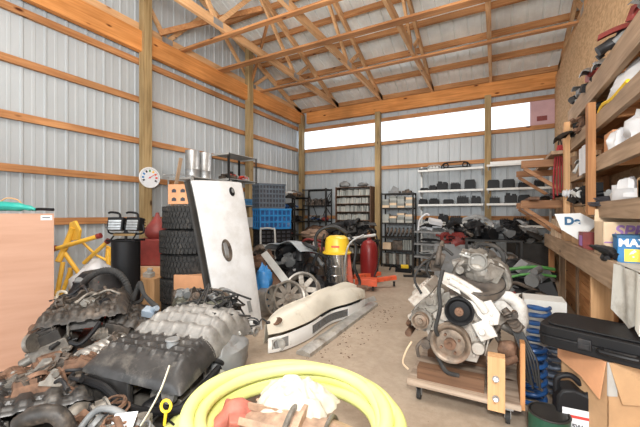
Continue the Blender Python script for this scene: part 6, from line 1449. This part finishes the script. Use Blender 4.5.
# more scrap on the left behind plywood edge
pile('parts_heap', 401, 70, (.25,.20,.30), ['dirty_alu','black_plastic','iron','rust','light_grey'], 'heap of castings and clips filling the gap between scrap engines', 'car parts', (-1.98, 1.66, .02), size=(.07,.18))
pile('parts_heap', 402, 60, (.16,.30,.36), ['dirty_alu','black_plastic','dark_steel','light_grey'], 'heap of brackets at the foot of white panel', 'car parts', (-1.70, 2.16, .02), size=(.06,.16))
m = MB(); rr = random.Random(9)
for k in range(26):
    p_ = V((rr.uniform(-.12,.12), rr.uniform(-.12,.12), rr.uniform(.0,.10))); m.tube([p_, p_+V((rr.uniform(-.15,.15), rr.uniform(-.15,.15), rr.uniform(.0,.10))), p_+V((rr.uniform(-.13,.13), rr.uniform(-.13,.13), rr.uniform(-.05,.05)))], .007, 6, smooth=5)
    if k % 4 == 0: m.box(p_, (.04,.03,.03), (0,.3,k))
single('wiring_harness', m, 'wire_black', 'tangled black wiring harness on the engines before the white panel', 'wiring', loc=at(222, 306, 2.35)-V((0,0,.06)))
m = MB()
for k in range(3): m.tube([V((-.2+.02*k,0,.0)), V((-.12,.03,.10+.02*k)), V((-.02,.0,.06)), V((.12+.02*k,-.02,.0))], .016, 8, smooth=6)
single('hose_bundle', m, 'black_rubber', 'bundle of black hoses on the engine in front of tires', 'hoses', loc=at(146, 303, 2.55))
q = at(150, 312, 2.45); m = MB(); m.box((0,0,0), (.09,.07,.05), (.3,.2,.5)); m.cyl((.03,0,.02), (.08,0,.04), .02); single('blue_grey_fitting', m, mat('bluegrey', (.35,.42,.50), .4, .2, .1), 'small pale blue grey fitting on top of the scrap', 'car part', loc=q)

# big gearbox the coil rests on, and small stuff in the coil
HC = V((-.80, 1.24, 0))
t = thing('gearbox', 'rust brown gearbox casting lying inside the coiled yellow hose', 'gearbox', (HC.x+.06, HC.y+.02, .035), R_(10))
m = MB(); m.cyl((-.30,0,.20), (-.02,0,.20), .14, .19, 28); m.cyl((-.02,0,.20), (.0,0,.20), .21, .21, 28); m.cyl((.0,0,.20), (.25,0,.20), .17, .13, 28)
for k in range(12): a = k*PI/6; m.box((-.16, .165*math.cos(a), .20+.165*math.sin(a)), (.26,.012,.03), (-a+PI/2, 0, 0))
m.bx(-.28,.2,-.13,.13,-.035,.12); m.build('casing', mat('gearbox_tan', (.50,.34,.24), .55, .2, .25, 12, bump=.3, dirt=.45, dirtcol=(.2,.12,.08)), t, ang=40)
m = MB(); m.torus((-.06,0,.20), (1,0,0), .195, .014, 30, 8); m.torus((.10,0,.20), (1,0,0), .165, .010, 30, 8); m.build('clamp_band', 'dirty_alu', t)
m = MB(); m.cyl((.25,0,.20), (.33,0,.20), .06,.05,20); m.cyl((.32,0,.20), (.36,0,.20), .08,.08,6); m.build('output_flange', 'rust', t)
q = V((HC.x-.27, HC.y-.06, 0)); t = thing('red_casting', 'faded red cast bracket inside the coil beside the gearbox', 'casting', (q.x, q.y, .0), .5, sc=(.7,.7,1.12))
m = MB(); m.bx(-.12,.12,-.1,.1,0,.24); m.tube([(-.14,-.08,.28), (-.02,0,.33), (.1,.05,.30), (.16,.08,.22)], [.05,.07,.06,.045], 12, smooth=5, flat=.8); m.box((.02,-.07,.31), (.12,.07,.06), (.3,.2,.4)); m.cyl((-.1,.06,.26), (-.06,.05,.36), .04,.03,14); m.build('casting_body', mat('faded_red', (.50,.16,.12), .6, .1, .2, 10, bump=.2, dirt=.35, dirtcol=(.3,.15,.1)), t, bev=.008)
pile('parts_heap', 410, 60, (.26,.22,.30), ['iron','dirty_alu','black_plastic','rust'], 'dark small parts heaped inside the yellow hose coil', 'car parts', (HC.x, HC.y+.06, .0), size=(.07,.15))
pile('parts_heap', 411, 50, (.13,.30,.33), ['iron','dirty_alu','black_plastic'], 'small castings supporting the left side of the coil', 'car parts', (HC.x-.43, HC.y+.05, .0), size=(.07,.14))
# the coil
t = thing('coiled_hose', 'thick pale yellow hose coiled in loops over a brown gearbox', 'hose', (HC.x, HC.y, 0))
rr = random.Random(17)
specs = [(.455,.37,.0,0,.02), (.43,.36,.01,.06,-.01), (.40,.345,.0,-.03,.015), (.475,.41,.02,.02,.03), (.445,.425,-.01,.09,-.02), (.405,.405,.0,0,.02)]
for i, (r, z, ox, ph, tl) in enumerate(specs):
    pts = []
    for k in range(24):
        a = 2*PI*k/24; rr_ = r*.93*(1+.03*math.sin(2*a+i*1.3)+.015*math.sin(3*a+i*2.1))
        pts.append((ox+rr_*math.cos(a)*1.03, rr_*math.sin(a), z+.015+.02*math.sin(a+i)+tl*math.sin(2*a+i)*.6))
    m = MB(); m.tube(pts, .029, 16, closed=True, smooth=4); m.build('hose_loop', 'hose_yellow', t)
m = MB(); P0 = [(-.42,-.1,.36), (-.50,-.16,.34), (-.54,-.24,.28), (-.52,-.34,.2), (-.50,-.42,.08), (-.48,-.52,.033)]; m.tube(P0, .031, 14, smooth=5); m.build('hose_tail', 'hose_yellow', t)
for i in range(4):
    m = MB(); a = 1.35+.22*i; m.torus((.455*1.03*math.cos(a), .455*math.sin(a), .374), (-math.sin(a), math.cos(a), 0), .0315, .0015, 20, 6) if False else None
# crumpled rag on top
m = MB()
def rag(u, v):
    a = 2*PI*v; q = u*(1+.28*mnoise.noise(V((math.cos(a)*1.6, math.sin(a)*1.6, 3)))+.10*mnoise.noise(V((math.cos(a)*5, math.sin(a)*5, 8))))
    x, y = .20*q*math.cos(a), .125*q*math.sin(a)
    f1 = 1-abs(mnoise.noise(V((x*11, y*11, 2))))*2; f2 = 1-abs(mnoise.noise(V((x*24+3, y*24, 5))))*2
    return V((x, y, .075*(1-u*u)+.035*f1*(1-.6*u)+.014*f2-.03*u**4))
m.sheet(rag, 34, 96, .005); q = at(297, 395, 1.60)
single('shop_rag', m, 'cloth_white', 'crumpled cream white rag lying on top of the brown gearbox', 'rag', loc=(q.x, q.y, .395), rz=.35, ang=80)
# small stuff strewn over the scrap
SM = ['bracket', 'throttle_body', 'sensor_housing', 'rubber_hose', 'alternator', 'cable_coil', 'pulley']
heap(501, 26, (.22,.20,.10), ['dirty_alu','rust','iron','black_plastic','cast_alu'], 'strewn between the two dark scrap engines', (-2.10, 1.10, .38), .75, SM, .3)
heap(502, 24, (.22,.18,.07), ['dirty_alu','rust','iron','black_plastic'], 'strewn at the bottom left corner', (-2.02, .86, .42), .75, SM, .3)
heap(503, 14, (.10,.26,.06), ['cast_alu','dirty_alu','black_plastic','light_grey'], 'along the right edge of the scrap heap', (-1.58, 1.66, .46), .7, SM)
heap(504, 18, (.20,.14,.06), ['black_plastic','dirty_alu','mid_grey','rust'], 'on the low scrap at the bottom edge', (-1.42, .76, .38), .75, SM)
heap(505, 16, (.24,.14,.05), ['black_plastic','dirty_alu','mid_grey','iron'], 'on the engine in front of the tires', (-2.24, 2.0, .56), .7, SM, .5)
heap(506, 12, (.20,.2,.04), ['black_plastic','iron','dirty_alu'], 'on the ribbed engine by the plywood', (-2.62, 1.34, .66), .6, SM, .8)
